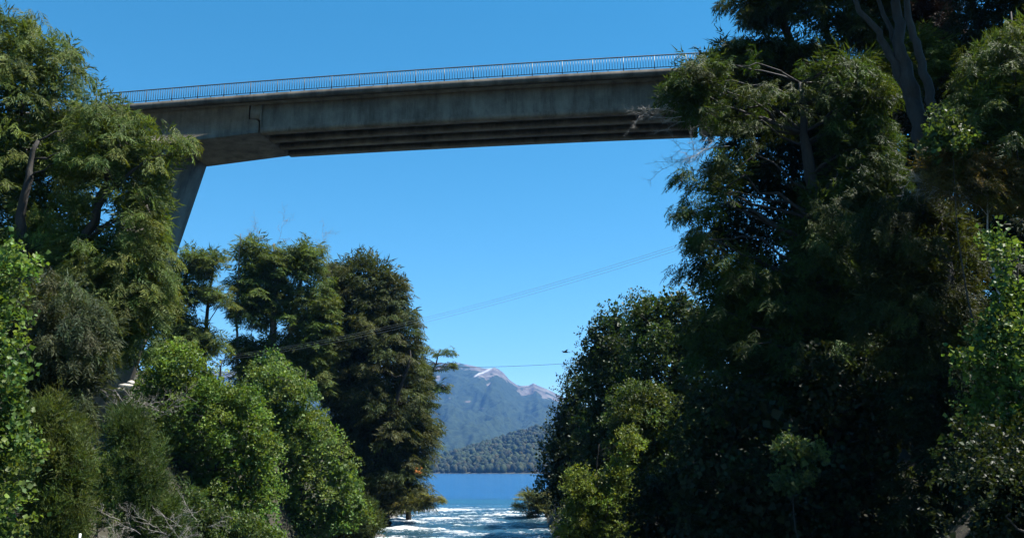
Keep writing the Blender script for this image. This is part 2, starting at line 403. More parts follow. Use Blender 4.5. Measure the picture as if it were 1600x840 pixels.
def band(s0, s1, w0, w1, top, bot, step=4.0):
    """beam following the deck curve; top / bot are functions of s"""
    n_ = max(2, int(abs(s1 - s0) / step) + 1); ss = np.linspace(s0, s1, n_); mb = MB(); V = []
    for s in ss: V += [bp(s, w0, top(s)), bp(s, w1, top(s)), bp(s, w1, bot(s)), bp(s, w0, bot(s))]
    f = [[i * 4 + k_, (i + 1) * 4 + k_, (i + 1) * 4 + (k_ + 1) % 4, i * 4 + (k_ + 1) % 4] for i in range(n_ - 1) for k_ in range(4)]
    f += [[0, 1, 2, 3], [(n_ - 1) * 4 + k_ for k_ in (3, 2, 1, 0)]]
    mb.add(V, f); return mb
SA, SB = -58.0, 44.0
WG0, WG1 = .75, 6.2                          # outer faces of the girders
gtop = lambda s: deck(s) - .5
gbot = lambda s: deck(s) - 2.66
bchild(band(SA, SB, 0, .32, deck, lambda s: deck(s) - .46), 'edge_beam', M['fascia'], label='dark stained concrete edge beam facing the river')
bchild(band(SA, SB, 6.64, 6.96, deck, lambda s: deck(s) - .46), 'edge_beam', M['fascia'])
bchild(band(SA, SB, .322, 6.638, lambda s: deck(s) - .16, lambda s: deck(s) - .42), 'deck_slab', M['concrete'])
bchild(band(SA, SB, .9, 6.0, lambda s: deck(s) - .10, lambda s: deck(s) - .158), 'road_surface', M['asphalt'])
# pier heads with the stepped half joint, near outline in (s, drop below deck)
def head(sgn, sj, sl, s_out):
    # sj: joint; sl: end over the leg; s_out: far land end
    J = [(sj, .5), (sj, 1.55), (sj + .62 * sgn, 1.62), (sj + .80 * sgn, 1.8), (sj + .80 * sgn, 2.62)]
    pts_ = J + [(sl, 2.95), (s_out, 2.7), (s_out, .5)]
    mb = MB(); a_ = [bp(s, WG0, deck(s) - d) for s, d in pts_]
    mid = [bp(s, WG1 - .5, deck(s) - d) for s, d in pts_]
    pts2 = [(s - (.08 * sgn if k_ == 4 else 0), d - (.0 if k_ != 4 else .12)) for k_, (s, d) in enumerate(pts_)]
    b2 = [bp(s, WG1, deck(s) - d) for s, d in pts2]
    n_ = len(a_)
    mb.add(a_ + mid + b2, [list(range(n_)), list(range(3 * n_ - 1, 2 * n_ - 1, -1))] +
           [[r_ * n_ + i, r_ * n_ + (i + 1) % n_, (r_ + 1) * n_ + (i + 1) % n_, (r_ + 1) * n_ + i] for r_ in (0, 1) for i in range(n_)])
    bchild(mb, 'pier_head', M['concrete'], label='solid concrete haunch ending in a stepped joint')
# joint positions: left joint at -19.4, right one mirrored
head(1, -19.35, -25.3, -58)
head(-1, 13.15, 19.2, 44)
# four girders of the suspended span (bottom flange wider than the web)
gap = .11
def girder(w0, w1, first=False, last=False):
    s0, s1 = -19.35 + gap, 13.15 - gap
    wl_, wr_ = (w0, w0 + .34) if first else ((w1 - .34, w1) if last else ((w0 + w1) / 2 - .14, (w0 + w1) / 2 + .14))
    ss = np.linspace(s0 + .86, s1 - .86, 11); mb = MB()
    def sec(s, dr):
        if first: return [bp(s, w0 + .10, deck(s) - .5), bp(s, wr_, deck(s) - .5), bp(s, wr_, deck(s) - dr + .42), bp(s, w1, deck(s) - dr + .25), bp(s, w1, deck(s) - dr), bp(s, w0, deck(s) - dr), bp(s, w0, deck(s) - dr + .30), bp(s, w0 + .10, deck(s) - dr + .42)]
        if last: return [bp(s, wl_, deck(s) - .5), bp(s, w1 - .1, deck(s) - .5), bp(s, w1 - .1, deck(s) - dr + .42), bp(s, w1, deck(s) - dr + .30), bp(s, w1, deck(s) - dr), bp(s, w0, deck(s) - dr), bp(s, w0, deck(s) - dr + .25), bp(s, wl_, deck(s) - dr + .42)]
        return [bp(s, wl_, deck(s) - .5), bp(s, wr_, deck(s) - .5), bp(s, wr_, deck(s) - dr + .42), bp(s, w1, deck(s) - dr + .25), bp(s, w1, deck(s) - dr), bp(s, w0, deck(s) - dr), bp(s, w0, deck(s) - dr + .25), bp(s, wl_, deck(s) - dr + .42)]
    V = []; 
    for s in ss: V += sec(s, 2.62)
    n_ = len(ss)
    f = [[i * 8 + k_, (i + 1) * 8 + k_, (i + 1) * 8 + (k_ + 1) % 8, i * 8 + (k_ + 1) % 8] for i in range(n_ - 1) for k_ in range(8)]
    f += [list(range(8)), [(n_ - 1) * 8 + k_ for k_ in range(7, -1, -1)]]
    mb.add(V, f)
    # half-joint nibs resting on the pier heads
    for sg, se in ((1, s0), (-1, s1)):
        poly = [(se, .5), (se, 1.5), (se + sg * .6, 1.56), (se + sg * .80, 1.75), (se + sg * .80, 2.62), (se + sg * .855, 2.62), (se + sg * .855, .5)]
        wa, wb = (w0 + .003, w0 + .6) if first else ((w1 - .6, w1 - .003) if last else (wl_, wr_))
        mb.prism([bp(s, wa, deck(s) - d) for s, d in poly], [bp(s, wb, deck(s) - d) for s, d in poly])
    bchild(mb, 'girder', M['concrete'])
pitch_ = (WG1 - WG0 - .62) / 3
for k_ in range(4):
    g0 = WG0 + k_ * pitch_; girder(g0, g0 + .62, k_ == 0, k_ == 3)
for s in (-17.2, 11.0, -3.1):                # cross beams between the girders
    for k_ in range(3):
        a0 = WG0 + k_ * pitch_ + .45; a1 = WG0 + (k_ + 1) * pitch_ + .2
        mb = MB(); dp = 2.12 if abs(s + 3.1) > 1 else 1.2
        mb.prism([bp(s - .15, a0, deck(s) - .5), bp(s + .15, a0, deck(s) - .5), bp(s + .15, a0, deck(s) - dp), bp(s - .15, a0, deck(s) - dp)],
                 [bp(s - .15, a1, deck(s) - .5), bp(s + .15, a1, deck(s) - .5), bp(s + .15, a1, deck(s) - dp), bp(s - .15, a1, deck(s) - dp)])
        bchild(mb, 'cross_beam', M['concrete'])
# inclined pier legs
def leg(sgn, st, label):
    sb = st + sgn * 6.6; zt = deck(st) - 2.93; zb = 4.5
    mb = MB()
    a_ = [bp(st, 1.0, zt), bp(st + sgn * 2.6, 1.0, zt - .02), bp(st + sgn * 2.6, 6.0, zt - .02), bp(st, 6.0, zt)]
    b2 = [bp(sb, 1.6, zb), bp(sb + sgn * 1.9, 1.6, zb), bp(sb + sgn * 1.9, 5.4, zb), bp(sb, 5.4, zb)]
    mb.prism(a_, b2)
    bchild(mb, 'pier_leg', M['concrete'], label=label)
leg(-1, -25.3, 'inclined concrete leg on the left bank'); leg(1, 19.2, 'inclined concrete leg behind the right bank trees')
# railing (near side): thing > railing > posts, feet, balusters
rl = band(-31.5, 27, .13, .19, lambda s: rail_top(s), lambda s: rail_top(s) - .06)
rail = bchild(rl, 'railing', M['rail'], label='thin metal handrail on the river side of the deck')
low = bchild(band(-31.5, 27, .14, .18, lambda s: rail_top(s) - .86, lambda s: rail_top(s) - .90), 'bottom_rail', M['rail'], rail)
def bar(h0, h1, wd):
    mb = MB(); z0, z1 = h0, h1; q_ = wd / 2
    mb.add([(-q_, -q_, z0), (q_, -q_, z0), (q_, q_, z0), (-q_, q_, z0), (-q_, -q_, z1), (q_, -q_, z1), (q_, q_, z1), (-q_, q_, z1)],
           [[0, 3, 2, 1], [4, 5, 6, 7], [0, 1, 5, 4], [1, 2, 6, 5], [2, 3, 7, 6], [3, 0, 4, 7]]); return mb
def series(name, proto_mb, ss, z_off):
    o0 = proto_mb.build(name, M['rail']); first = True
    minv = rail.matrix_world.inverted()
    for s in ss:
        o = o0 if first else o0.copy()
        if not first: C.objects.link(o)
        first = False
        p = bp(s, .16, rail_top(s) + z_off); o.parent = rail; o.matrix_parent_inverse = minv
        o.location = p; o.rotation_euler = (0, 0, -TH)
bpy.context.view_layer.update()
posts = np.arange(-27.2 - 4.08, 27, 2.04)
series('railing_post', bar(-1.06, -.061, .055), posts, 0)
series('railing_foot', bar(-1.06, -.901, .045), posts[:-1] + 1.02, 0)
series('baluster', bar(-.859, -.061, .03), [p + k_ * 2.04 / 11 for p in posts[:-1] for k_ in range(1, 11)][:290], 0)

# ------------------------------------------------------------------ foliage templates
def tpl_spray(r_, nt_=7, leaf=.085, droop=.35, w_=.38):
    """flat drooping fan spray of small leaves, unit length along +X"""
    V = []; F_ = []
    def tri(p, d, L, wd, nrm):
        s_ = np.cross(nrm, d); s_ /= np.linalg.norm(s_) + 1e-9; i = len(V)
        V.extend([p - s_ * wd * .5, p + s_ * wd * .5, p + d * L]); F_.append([i, i + 1, i + 2])
    ax = lambda u: np.array([u, 0, -droop * u ** 2.0])
    for k in range(nt_):
        u = .08 + .9 * k / nt_
        for sd_ in (-1, 1):
            L = (.42 * (1 - .75 * u) + .1) * r_.uniform(.75, 1.2) * w_ / .38
            an = sd_ * r_.uniform(.6, 1.0)
            d = np.array([math.cos(an), math.sin(an), -.25 - .35 * r_.random()]); d /= np.linalg.norm(d)
            p0 = ax(u + r_.uniform(-.03, .03))
            nl = max(2, int(L / leaf / .75))
            for q_ in range(nl):
                v_ = (q_ + .6) / nl
                pp = p0 + d * L * v_ + np.array([0, 0, -.12 * v_ * v_ * L])
                da = d + r_.normal(0, .27, 3); da /= np.linalg.norm(da)
                nr = np.array([0, 0, 1.0]) + r_.normal(0, .45, 3)
                tri(pp, da, leaf * r_.uniform(1.2, 2.2), leaf * r_.uniform(.33, .55), nr)
    # twig
    i = len(V); V.extend([ax(0) + [0, .008, 0], ax(0) - [0, .008, 0], ax(.5) + [0, .006, 0], ax(.5) - [0, .006, 0], ax(.95)])
    F_.append([i, i + 1, i + 3]); F_.append([i, i + 3, i + 2]); F_.append([i + 2, i + 3, i + 4])
    return np.array(V), np.array(F_)
def tpl_rosette(r_, nl=8):
    """cluster of broad leaves round a twig tip, pointing along +X, radius ~.5"""
    V = []; F_ = []
    for k in range(nl):
        an = k * 2.4 + r_.uniform(-.3, .3); tilt = r_.uniform(.5, 1.35)
        d = np.array([math.cos(tilt), math.sin(tilt) * math.cos(an), math.sin(tilt) * math.sin(an)])
        p = r_.normal(0, .2, 3) * np.array([1.3, 1, 1]) + d * .1
        L = r_.uniform(.26, .42); nr = np.array([.5, 0, .7]) + r_.normal(0, .35, 3); s_ = np.cross(nr, d); s_ /= np.linalg.norm(s_); nn = np.cross(d, s_)
        i = len(V); wd = L * r_.uniform(.75, 1.0)
        V.extend([p, p + d * L * .45 + s_ * wd * .5 + nn * L * .1, p + d * L * 1.0 - nn * L * .15, p + d * L * .45 - s_ * wd * .5 + nn * L * .1])
        F_ += [[i, i + 1, i + 2], [i, i + 2, i + 3]]
    return np.array(V), np.array(F_)
def tpl_blades(r_, nb=20):
    V = []; F_ = []
    for k in range(nb):
        an = r_.uniform(0, 6.28); sp_ = r_.uniform(.1, .9)
        d = np.array([1, sp_ * math.cos(an), sp_ * math.sin(an)]); d /= np.linalg.norm(d)
        p = d * r_.uniform(0, .6); L = r_.uniform(.16, .34); s_ = np.cross(d, r_.normal(0, 1, 3)); s_ /= np.linalg.norm(s_)
        i = len(V); V.extend([p - s_ * .022, p + s_ * .022, p + d * L]); F_.append([i, i + 1, i + 2])
    return np.array(V), np.array(F_)
tr = np.random.default_rng(3)
TPL = {'spray': [tpl_spray(tr, 7, .135) for _ in range(6)], 'hang': [tpl_spray(tr, 8, .13, .75, .26) for _ in range(6)],
       'rosette': [tpl_rosette(tr) for _ in range(6)], 'blades': [tpl_blades(tr) for _ in range(5)],
       'bigspray': [tpl_spray(tr, 6, .17, .3, .40) for _ in range(6)]}
def tarea(tv, tf):
    a = tv[tf]; return np.linalg.norm(np.cross(a[:, 1] - a[:, 0], a[:, 2] - a[:, 0]), axis=1).sum() / 2
TAREA = {k: np.mean([tarea(*t) for t in v]) for k, v in TPL.items()}

class Foliage:
    def __init__(s): s.V = []; s.F = []; s.Cc = []; s.n = 0
    def put(s, kind, P, D, U, S_, col, jit, r_):
        """P positions, D forward, U up hint, S_ scale, col (N,3), jit leaf brightness spread"""
        D = D / (np.linalg.norm(D, axis=1)[:, None] + 1e-9)
        Yv = np.cross(U, D); Yv /= np.linalg.norm(Yv, axis=1)[:, None] + 1e-9; Zv = np.cross(D, Yv)
        which = r_.integers(0, len(TPL[kind]), len(P))
        for t_, (tv, tf) in enumerate(TPL[kind]):
            k = which == t_; m_ = int(k.sum())
            if not m_: continue
            L = tv[None] * S_[k][:, None, None]
            W = L[:, :, 0:1] * D[k][:, None] + L[:, :, 1:2] * Yv[k][:, None] + L[:, :, 2:3] * Zv[k][:, None] + P[k][:, None]
            nv = len(tv); vd = 4 if kind == 'rosette' else 3
            s.V.append(W.reshape(-1, 3)); s.F.append((tf[None] + (np.arange(m_) * nv)[:, None, None] + s.n).reshape(-1, 3)); s.n += m_ * nv
            lj = np.repeat(r_.uniform(1 - jit, 1 + jit, (m_, (nv + vd - 1) // vd)), vd, axis=1)[:, :nv]
            yj = np.repeat(r_.uniform(-.12, .18, (m_, (nv + vd - 1) // vd)), vd, axis=1)[:, :nv]
            cc = col[k][:, None] * lj[:, :, None]; cc = cc * np.stack([1 + yj, np.ones_like(yj), 1 - yj], 2)
            s.Cc.append(cc.reshape(-1, 3))
    def tris(s): return sum(len(f) for f in s.F)
    def build(s, name, mat, parent):
        o = mesh_np(name, np.concatenate(s.V), np.concatenate(s.F), 3, mat, col=np.clip(np.concatenate(s.Cc), .003, .9)); adopt(o, parent); return o
TOTAL = [0]; COVER = 2.1                      # leaf area per area of outline

def inpoly(px, py, poly):
    c_ = np.zeros(len(px), bool); n_ = len(poly); j = n_ - 1
    for i in range(n_):
        xi, yi = poly[i]; xj, yj = poly[j]
        k = ((yi > py) != (yj > py)) & (px < (xj - xi) * (py - yi) / (yj - yi + 1e-12) + xi); c_ ^= k; j = i
    return c_
def bdist(px, py, poly):
    d = np.full(len(px), 1e9)
    for i in range(len(poly)):
        d = np.minimum(d, seg(px, py, *poly[i - 1], *poly[i]))
    return d
def area(poly):
    p = np.array(poly, float); return abs(np.dot(p[:, 0], np.roll(p[:, 1], 1)) - np.dot(p[:, 1], np.roll(p[:, 0], 1))) / 2

def plant(name, label, cat, polys, D, T, kind, r, col, layers=3.0, trunk=None, holes=(), group=None, droop=.35, bias=(0, 0), sc=1.0,
          seed=1, n_el=14, mat=None, barkmat='bark', limbs=40, hv=.35, jit=.3, inset=.45, lit=None, trad=.3, dead=None, core=4.0, clump=.22):
    """A tree or shrub: its crown fills the given outlines (given as seen from the river) at distance D with real thickness T (m)."""
    col = tuple(.9 * c_ for c_ in col)
    r_ = np.random.default_rng(seed); fo = Foliage(); ppm = F / D; centers = []
    for poly in polys:
        pa = np.array(poly, float); esc = (sc * r * .9 if kind in ('spray', 'hang', 'bigspray') else sc)
        npad = max(3, int(layers * COVER * area(poly) / ppm ** 2 / (TAREA[kind] * esc ** 2 * n_el)))
        x0, y0 = pa.min(0); x1, y1 = pa.max(0); got = 0; PX = []; PY = []
        csc = 2.3 * r * ppm
        while got < npad:
            a_ = r_.uniform(x0, x1, npad * 3); b_ = r_.uniform(y0, y1, npad * 3); k = inpoly(a_, b_, poly)
            k &= (vn(a_ / csc + seed, b_ / csc * 1.3, seed) > .47) | (r_.random(len(a_)) < clump)
            for h_ in holes: k &= ~(inpoly(a_, b_, h_) & (r_.random(len(a_)) < .93))
            PX.append(a_[k]); PY.append(b_[k]); got += int(k.sum())
            if len(PX) > 60: break
        PX = np.concatenate(PX)[:npad]; PY = np.concatenate(PY)[:npad]
        bd = bdist(PX, PY, poly)
        cen = pa.mean(0)
        # pull pads inwards by their own reach so tips end at the outline
        need = np.clip(inset * r * ppm - bd, 0, None)
        v_ = np.stack([cen[0] - PX, cen[1] - PY], 1); L = np.linalg.norm(v_, axis=1) + 1e-6
        PX = PX + v_[:, 0] / L * np.minimum(need, L * .6); PY = PY + v_[:, 1] / L * np.minimum(need, L * .6)
        bdm = np.maximum(bdist(PX, PY, poly), r * ppm * .3) / ppm
        half = np.minimum(T, np.sqrt(np.maximum(bdm, .1) * T) * .9)
        u = r_.uniform(-1, 1, len(PX)); dz = np.sign(u) * np.abs(u) ** .6 * half
        Pc = at_v(PX, PY, D + dz); centers.append(Pc)
        cm = at(cen[0], cen[1], D)
        npd = len(Pc)
        pt = np.array(col)[None] * r_.uniform(1 - hv, 1 + hv, (npd, 1)) * np.stack([r_.uniform(.85, 1.25, npd), np.ones(npd), r_.uniform(.7, 1.2, npd)], 1)
        outw = Pc - cm; outw[:, 2] = 0; outw = outw / (np.linalg.norm(outw, axis=1)[:, None] + .5) + np.array([bias[0], bias[1], 0])
        if kind in ('spray', 'hang', 'bigspray'):
            m_ = n_el; idx = np.repeat(np.arange(npd), m_)
            an = r_.uniform(0, 2 * math.pi, len(idx)); dr = np.stack([np.cos(an), np.sin(an), 0 * an], 1) * .8 + outw[idx] * 1.0
            dr /= np.linalg.norm(dr, axis=1)[:, None] + 1e-6
            u = r_.random(len(idx)) ** .7 * r * .75
            lat = np.cross(dr, [0, 0, 1.0]) * r_.normal(0, .25 * r, (len(idx), 1))
            pos = Pc[idx] + dr * u[:, None] + lat; pos[:, 2] += -droop * (u / r) ** 2 * r * .6 + r_.normal(0, .2 * r, len(idx))
            # pads are tilted along the outward direction
            fw = dr.copy(); fw[:, 2] = -droop * r_.uniform(.3, 1.5, len(idx))
            up = np.array([0, 0, 1.0]) + r_.normal(0, .35, (len(idx), 3))
            fo.put(kind, pos - fw * .35 * sc * r, fw, up, sc * r * r_.uniform(.65, 1.15, len(idx)), pt[idx] * r_.uniform(.8, 1.2, (len(idx), 1)), jit, r_)
        elif kind == 'rosette':
            m_ = n_el; idx = np.repeat(np.arange(npd), m_)
            d = r_.normal(0, 1, (len(idx), 3)); d /= np.linalg.norm(d, axis=1)[:, None]; d[:, 2] = np.where(d[:, 2] < -.2, -d[:, 2], d[:, 2])
            rr = r * r_.uniform(.45, 1.0, len(idx))[:, None]
            pos = Pc[idx] + d * rr * np.array([1, 1, 1.15])
            fw = d + np.array([0, 0, .7]) + outw[idx] * .4
            fo.put('rosette', pos, fw, r_.normal(0, 1, (len(idx), 3)) + np.array([0, 0, .01]), sc * r_.uniform(.5, 1.55, len(idx)), pt[idx] * r_.uniform(.85, 1.15, (len(idx), 1)), jit, r_)
        else:
            m_ = n_el; idx = np.repeat(np.arange(npd), m_)
            pos = Pc[idx] + r_.normal(0, .45 * r, (len(idx), 3))
            fw = r_.normal(0, .55, (len(idx), 3)) + np.array([bias[0], bias[1], 1.0])
            fo.put('blades', pos, fw, r_.normal(0, 1, (len(idx), 3)), sc * r_.uniform(.7, 1.3, len(idx)), pt[idx], jit, r_)
    # coarser inner leaves that close the middle of the crown
        esc2 = {'rosette': sc * (2.3 if D > 30 else 1.4), 'blades': sc * 1.8}.get(kind, .9 * r * sc * 1.6); ck = {'rosette': 'rosette', 'blades': 'blades'}.get(kind, 'bigspray')
        nc = int(core * layers * area(poly) / ppm ** 2 / (TAREA[ck] * esc2 ** 2))
        if nc > 0:
            a_ = r_.uniform(x0, x1, nc * 6); b_ = r_.uniform(y0, y1, nc * 6); k = inpoly(a_, b_, poly)
            for h_ in holes: k &= ~inpoly(a_, b_, h_)
            a_, b_ = a_[k], b_[k]; bd = bdist(a_, b_, poly); k = bd > .7 * r * ppm; a_, b_, bd = a_[k][:nc], b_[k][:nc], bd[k][:nc]
            if len(a_):
                half = np.minimum(T, np.sqrt(np.maximum(bd / ppm, .1) * T)) * .38
                Pk = at_v(a_, b_, D + r_.uniform(-1, 1, len(a_)) * half); dk = r_.normal(0, 1, Pk.shape) + [0, 0, .3]
                fo.put(ck, Pk, dk, r_.normal(0, 1, Pk.shape) + (np.array([0, 0, 1.5]) if ck == 'bigspray' else 0), esc2 * r_.uniform(.7, 1.2, len(Pk)), np.array(col)[None] * r_.uniform(.6, 1.1, (len(Pk), 1)), jit, r_)
    Pc = np.concatenate(centers)
    # trunk and limbs, one continuous piece of wood
    if trunk is None:
        c_ = Pc.mean(0); top = Pc[:, 2].max(); gz = ground_z(c_[0], c_[1])
        nd = np.array([c_[0] + r_.uniform(-.6, .6), D, gz - .5]); path = np.array([nd, [c_[0] + .3, D, gz + (top - gz) * .35], [c_[0] - .3, D, gz + (top - gz) * .7], [c_[0], D, top - r * .5]])
        rads = np.array([trad, trad * .75, trad * .5, trad * .12]); trunks = [(path, rads)]
    else:
        trunks = []
        for tk in trunk:
            path = np.array([at(a_, b_, D + dd) for a_, b_, dd, _ in tk]); rads = np.array([q_[3] for q_ in tk])
            trunks.append((path, rads))
    base0 = trunks[0][0][0].copy(); gz = ground_z(base0[0], base0[1])
    if trunk is not None and gz < base0[2]:  # run the stem down into the ground
        p_, rd = trunks[0]; trunks[0] = (np.vstack([[p_[0][0], p_[0][1], gz - .5], p_]), np.r_[rd[0] * 1.25, rd]); base0 = trunks[0][0][0]
    mb = MB(); dense = []
    for path, rads in trunks:
        nn = len(path); tq = np.linspace(0, nn - 1, nn * 4); pp = np.stack([np.interp(tq, range(nn), path[:, k]) for k in range(3)], 1)
        for _ in range(2): pp[1:-1] = (pp[:-2] + pp[1:-1] * 2 + pp[2:]) / 4
        pp[1:-1] += r_.normal(0, rads.max() * .22, (len(pp) - 2, 3))
        rr = np.interp(tq, range(nn), rads); mb.tube(pp, rr, 8); dense.append(np.c_[pp, rr])
    dense = np.concatenate(dense)
    sel = r_.permutation(len(Pc))[:limbs]
    for i in sel:
        c_ = Pc[i]; dd = np.linalg.norm(dense[:, :2] - c_[:2], axis=1) * .9 + np.abs(dense[:, 2] - (c_[2] - .35 * np.linalg.norm(dense[:, :2] - c_[:2], axis=1)))
        j = int(np.argmin(dd)); s0 = dense[j, :3]; r0 = min(dense[j, 3] * .6, .03 + .012 * np.linalg.norm(c_ - s0)) 
        tq = np.linspace(0, 1, 7)[:, None]; L = np.linalg.norm(c_ - s0)
        ln = s0 * (1 - tq) + c_ * tq; ln[:, 2] += (np.sin(tq[:, 0] * math.pi) * .12 * L * (1 if r_.random() > .3 else -.5)); ln[1:-1] += r_.normal(0, .035 * L, (5, 3))
        mb.tube(ln, r0 * (1 - tq[:, 0] * .8), 4)
    if dead:                                 # bare twigs poking out of the crown: (px, py, length m, direction)
        for (a_, b_, L, ax_, az_) in dead: twigs(mb, at(a_, b_, D), L, (ax_, 0, az_), r_, 3)
    root = empty(name, base0); bpy.context.view_layer.update()
    o = mb.build('trunk', M[barkmat], smooth_=True); adopt(o, root)
    fo.build('crown', M[mat or {'spray': 'leaf', 'hang': 'leaf', 'bigspray': 'leaf', 'rosette': 'broadleaf', 'blades': 'leaf'}[kind]], root)
    TOTAL[0] += fo.tris(); print(f'{name:24s} D{D:6.1f} tris {fo.tris():8d} total {TOTAL[0]}')
    tag(root, label, cat, group)
    return root
def twigs(mb, p, L, d, r_, depth, rad=None):
    """a bare branching twig"""
    rad = rad or .007 * L ** .8 + .004
    d = np.array(d, float); d /= np.linalg.norm(d); n_ = 5; pts = [np.array(p, float)]
    dd = d.copy()
    for k in range(n_):
        dd = dd + r_.normal(0, .16, 3); dd /= np.linalg.norm(dd); pts.append(pts[-1] + dd * L / n_)
    mb.tube(pts, np.linspace(rad, rad * .3, len(pts)), 4 if depth > 0 else 3)
    if depth > 0:
        for k in range(1, n_ + 1):
            for q_ in range(r_.integers(1, 3)):
                nd = d + r_.normal(0, .55, 3); twigs(mb, pts[k], L * r_.uniform(.25, .5), nd, r_, depth - 1, rad * .55)

OLIVE = (.082, .122, .030); OLIVE2 = (.078, .122, .028); SHADEG = (.018, .030, .010); MAPLE = (.102, .175, .034); YELG = (.10, .15, .030)  # the darkest green has the right bank's shade worked into it
ONLY = None
#TREES
# ---- left bank, far
FAR = 'old evergreen trees standing behind the maples on the left bank'
FAR_ = 1
plant('evergreen_tree', 'thin open evergreen tree directly right of the bridge leg with sky between its branches', 'tree',
      [[(276, 398), (300, 384), (345, 388), (358, 402), (350, 430), (300, 440), (270, 425)], [(262, 440), (330, 436), (345, 470), (300, 482), (255, 475)], [(244, 410), (290, 400), (292, 470), (286, 590), (230, 590)], [(250, 490), (300, 488), (352, 515), (350, 560), (255, 560)],
       [(330, 440), (362, 440), (366, 500), (340, 500)]],
      112, 3.5, 'bigspray', 1.7, OLIVE, 1.6, group=FAR, seed=11, n_el=9, limbs=40, sc=.8, droop=.15,
      trunk=[[(283, 600, 0, .45), (286, 520, 0, .38), (280, 470, 0, .3), (300, 400, 0, .1)], [(262, 600, 1, .3), (268, 480, 1, .25), (285, 410, 1, .1)], [(318, 600, 2, .3), (325, 470, 2, .2), (335, 400, 2, .08)]])
plant('evergreen_tree', 'evergreen with bare dead stems at its top, left of the broad dark tree', 'tree',
      [[(360, 402), (372, 368), (400, 362), (430, 378), (445, 395), (450, 470), (420, 520), (370, 505), (356, 450)], [(430, 392), (470, 373), (500, 370), (504, 392), (500, 430), (450, 450)],
       [(440, 450), (520, 425), (530, 620), (430, 620)], [(360, 520), (450, 520), (450, 620), (360, 620)]],
      117, 4.5, 'bigspray', 1.7, OLIVE, 2.3, group=FAR, seed=12, n_el=9, limbs=60, sc=.8, droop=.15,
      trunk=[[(425, 620, 0, .5), (424, 520, 0, .45), (430, 450, 0, .3), (428, 380, 0, .1)], [(425, 600, 0, .4), (450, 540, 0, .35), (462, 480, 0, .3), (480, 400, 0, .1)], [(374, 620, -1, .22), (369, 520, -1, .15), (372, 430, -1, .11), (376, 365, -3, .04)]],
      dead=[(374, 400, 4.5, .1, 1), (430, 390, 4, .15, 1), (405, 380, 2.5, .1, 1), (500, 410, 4.2, .3, 1)], barkmat='greybark')
BT = plant('evergreen_tree', 'broad dark evergreen tree at the water edge, tallest beside the lake gap', 'tree',
      [[(506, 415), (545, 393), (590, 392), (625, 422), (632, 440), (630, 470), (648, 485), (652, 530), (660, 560), (672, 600), (668, 640), (682, 665), (678, 700), (664, 730), (668, 765), (640, 785), (600, 808), (560, 770), (520, 700), (496, 600), (500, 480)]],
      122, 8, 'bigspray', 1.9, (.052, .070, .022), 2.6, group=FAR, seed=13, n_el=9, limbs=90, sc=.8, droop=.25,
      trunk=[[(600, 805, 0, .7), (590, 700, 0, .6), (575, 560, 0, .4), (580, 420, 0, .1)], [(590, 720, -1, .4), (615, 640, -3, .3), (640, 560, -4, .15)]])
plant('evergreen_tree', 'slender evergreen with open flat branches leaning out in front of the mountain', 'tree',
      [[(672, 552), (684, 540), (716, 548), (700, 556)], [(668, 572), (700, 562), (714, 572), (690, 580)], [(660, 600), (690, 590), (706, 600), (694, 612), (668, 610)], [(655, 628), (675, 625), (690, 634), (670, 640)],
       [(650, 540), (668, 536), (672, 600), (652, 620)]],
      130, 1.5, 'bigspray', 1.15, OLIVE, 3, group=FAR, seed=14, n_el=8, limbs=40, sc=.9, droop=.12,
      trunk=[[(640, 760, 0, .35), (652, 660, 0, .28), (668, 600, 0, .2), (688, 545, 0, .06)]])
plant('willow_bush', 'pale grassy bush hanging over the lake edge below the broad dark tree', 'bush',
      [[(600, 780), (640, 765), (688, 768), (690, 778), (660, 796), (610, 806)]], 118, 2.5, 'spray', .9, (.12, .135, .045), 1.2, seed=15, n_el=6, sc=1.2, droop=.2, bias=(.5, 0), limbs=12, trunk=[[(606, 803, 0, .12), (630, 788, 0, .08), (655, 776, 0, .04)]])
fo = Foliage(); r_ = np.random.default_rng(77); P_ = at(656, 735, 115)[None] + r_.normal(0, .32, (9, 3)) * [1.2, 1, .4]
fo.put('rosette', P_, r_.normal(0, 1, (9, 3)) + [0, 0, 1], r_.normal(0, 1, (9, 3)), r_.uniform(.3, .5, 9), np.tile([.38, .14, .03], (9, 1)), .3, r_)
o_ = fo.build('dry_leaf_cluster', M['dryleaf'], BT); o_['label'] = 'small cluster of orange dry leaves low on the river side'
# ---- left bank, maples
MG = 'maple trees on the left bank'
plant('maple_tree', 'wide bright green maple on the left bank, left of the narrow pointed one', 'tree',
      [[(222, 575), (250, 545), (285, 540), (330, 562), (360, 590), (395, 610), (412, 650), (432, 700), (440, 770), (430, 870), (320, 870), (310, 800), (270, 740), (240, 690), (208, 640), (205, 600)]],
      74, 5, 'rosette', 1.15, MAPLE, 1.25, group=MG, seed=21, n_el=26, sc=.46, limbs=50, trad=.3)
plant('maple_tree', 'narrow pointed bright green maple nearest the rapids on the left bank', 'tree',
      [[(385, 590), (405, 562), (430, 560), (465, 582), (480, 600), (492, 640), (520, 680), (548, 720), (578, 770), (584, 800), (570, 832), (520, 845), (440, 860), (425, 740), (400, 660)]],
      88, 5, 'rosette', 1.25, (.105, .18, .045), 1.25, group=MG, seed=22, n_el=26, sc=.52, limbs=50, trad=.3)
plant('maple_tree', 'small maple among the shrubs at the bottom left, below the pale stones', 'tree',
      [[(152, 705), (170, 712), (195, 745), (200, 775), (180, 800), (150, 815), (128, 790), (130, 740)], [(135, 795), (180, 790), (180, 830), (150, 835)]],
      38, 1.2, 'rosette', .55, (.08, .135, .035), 1.3, group=MG, seed=23, n_el=22, sc=.26, limbs=20, trad=.06)
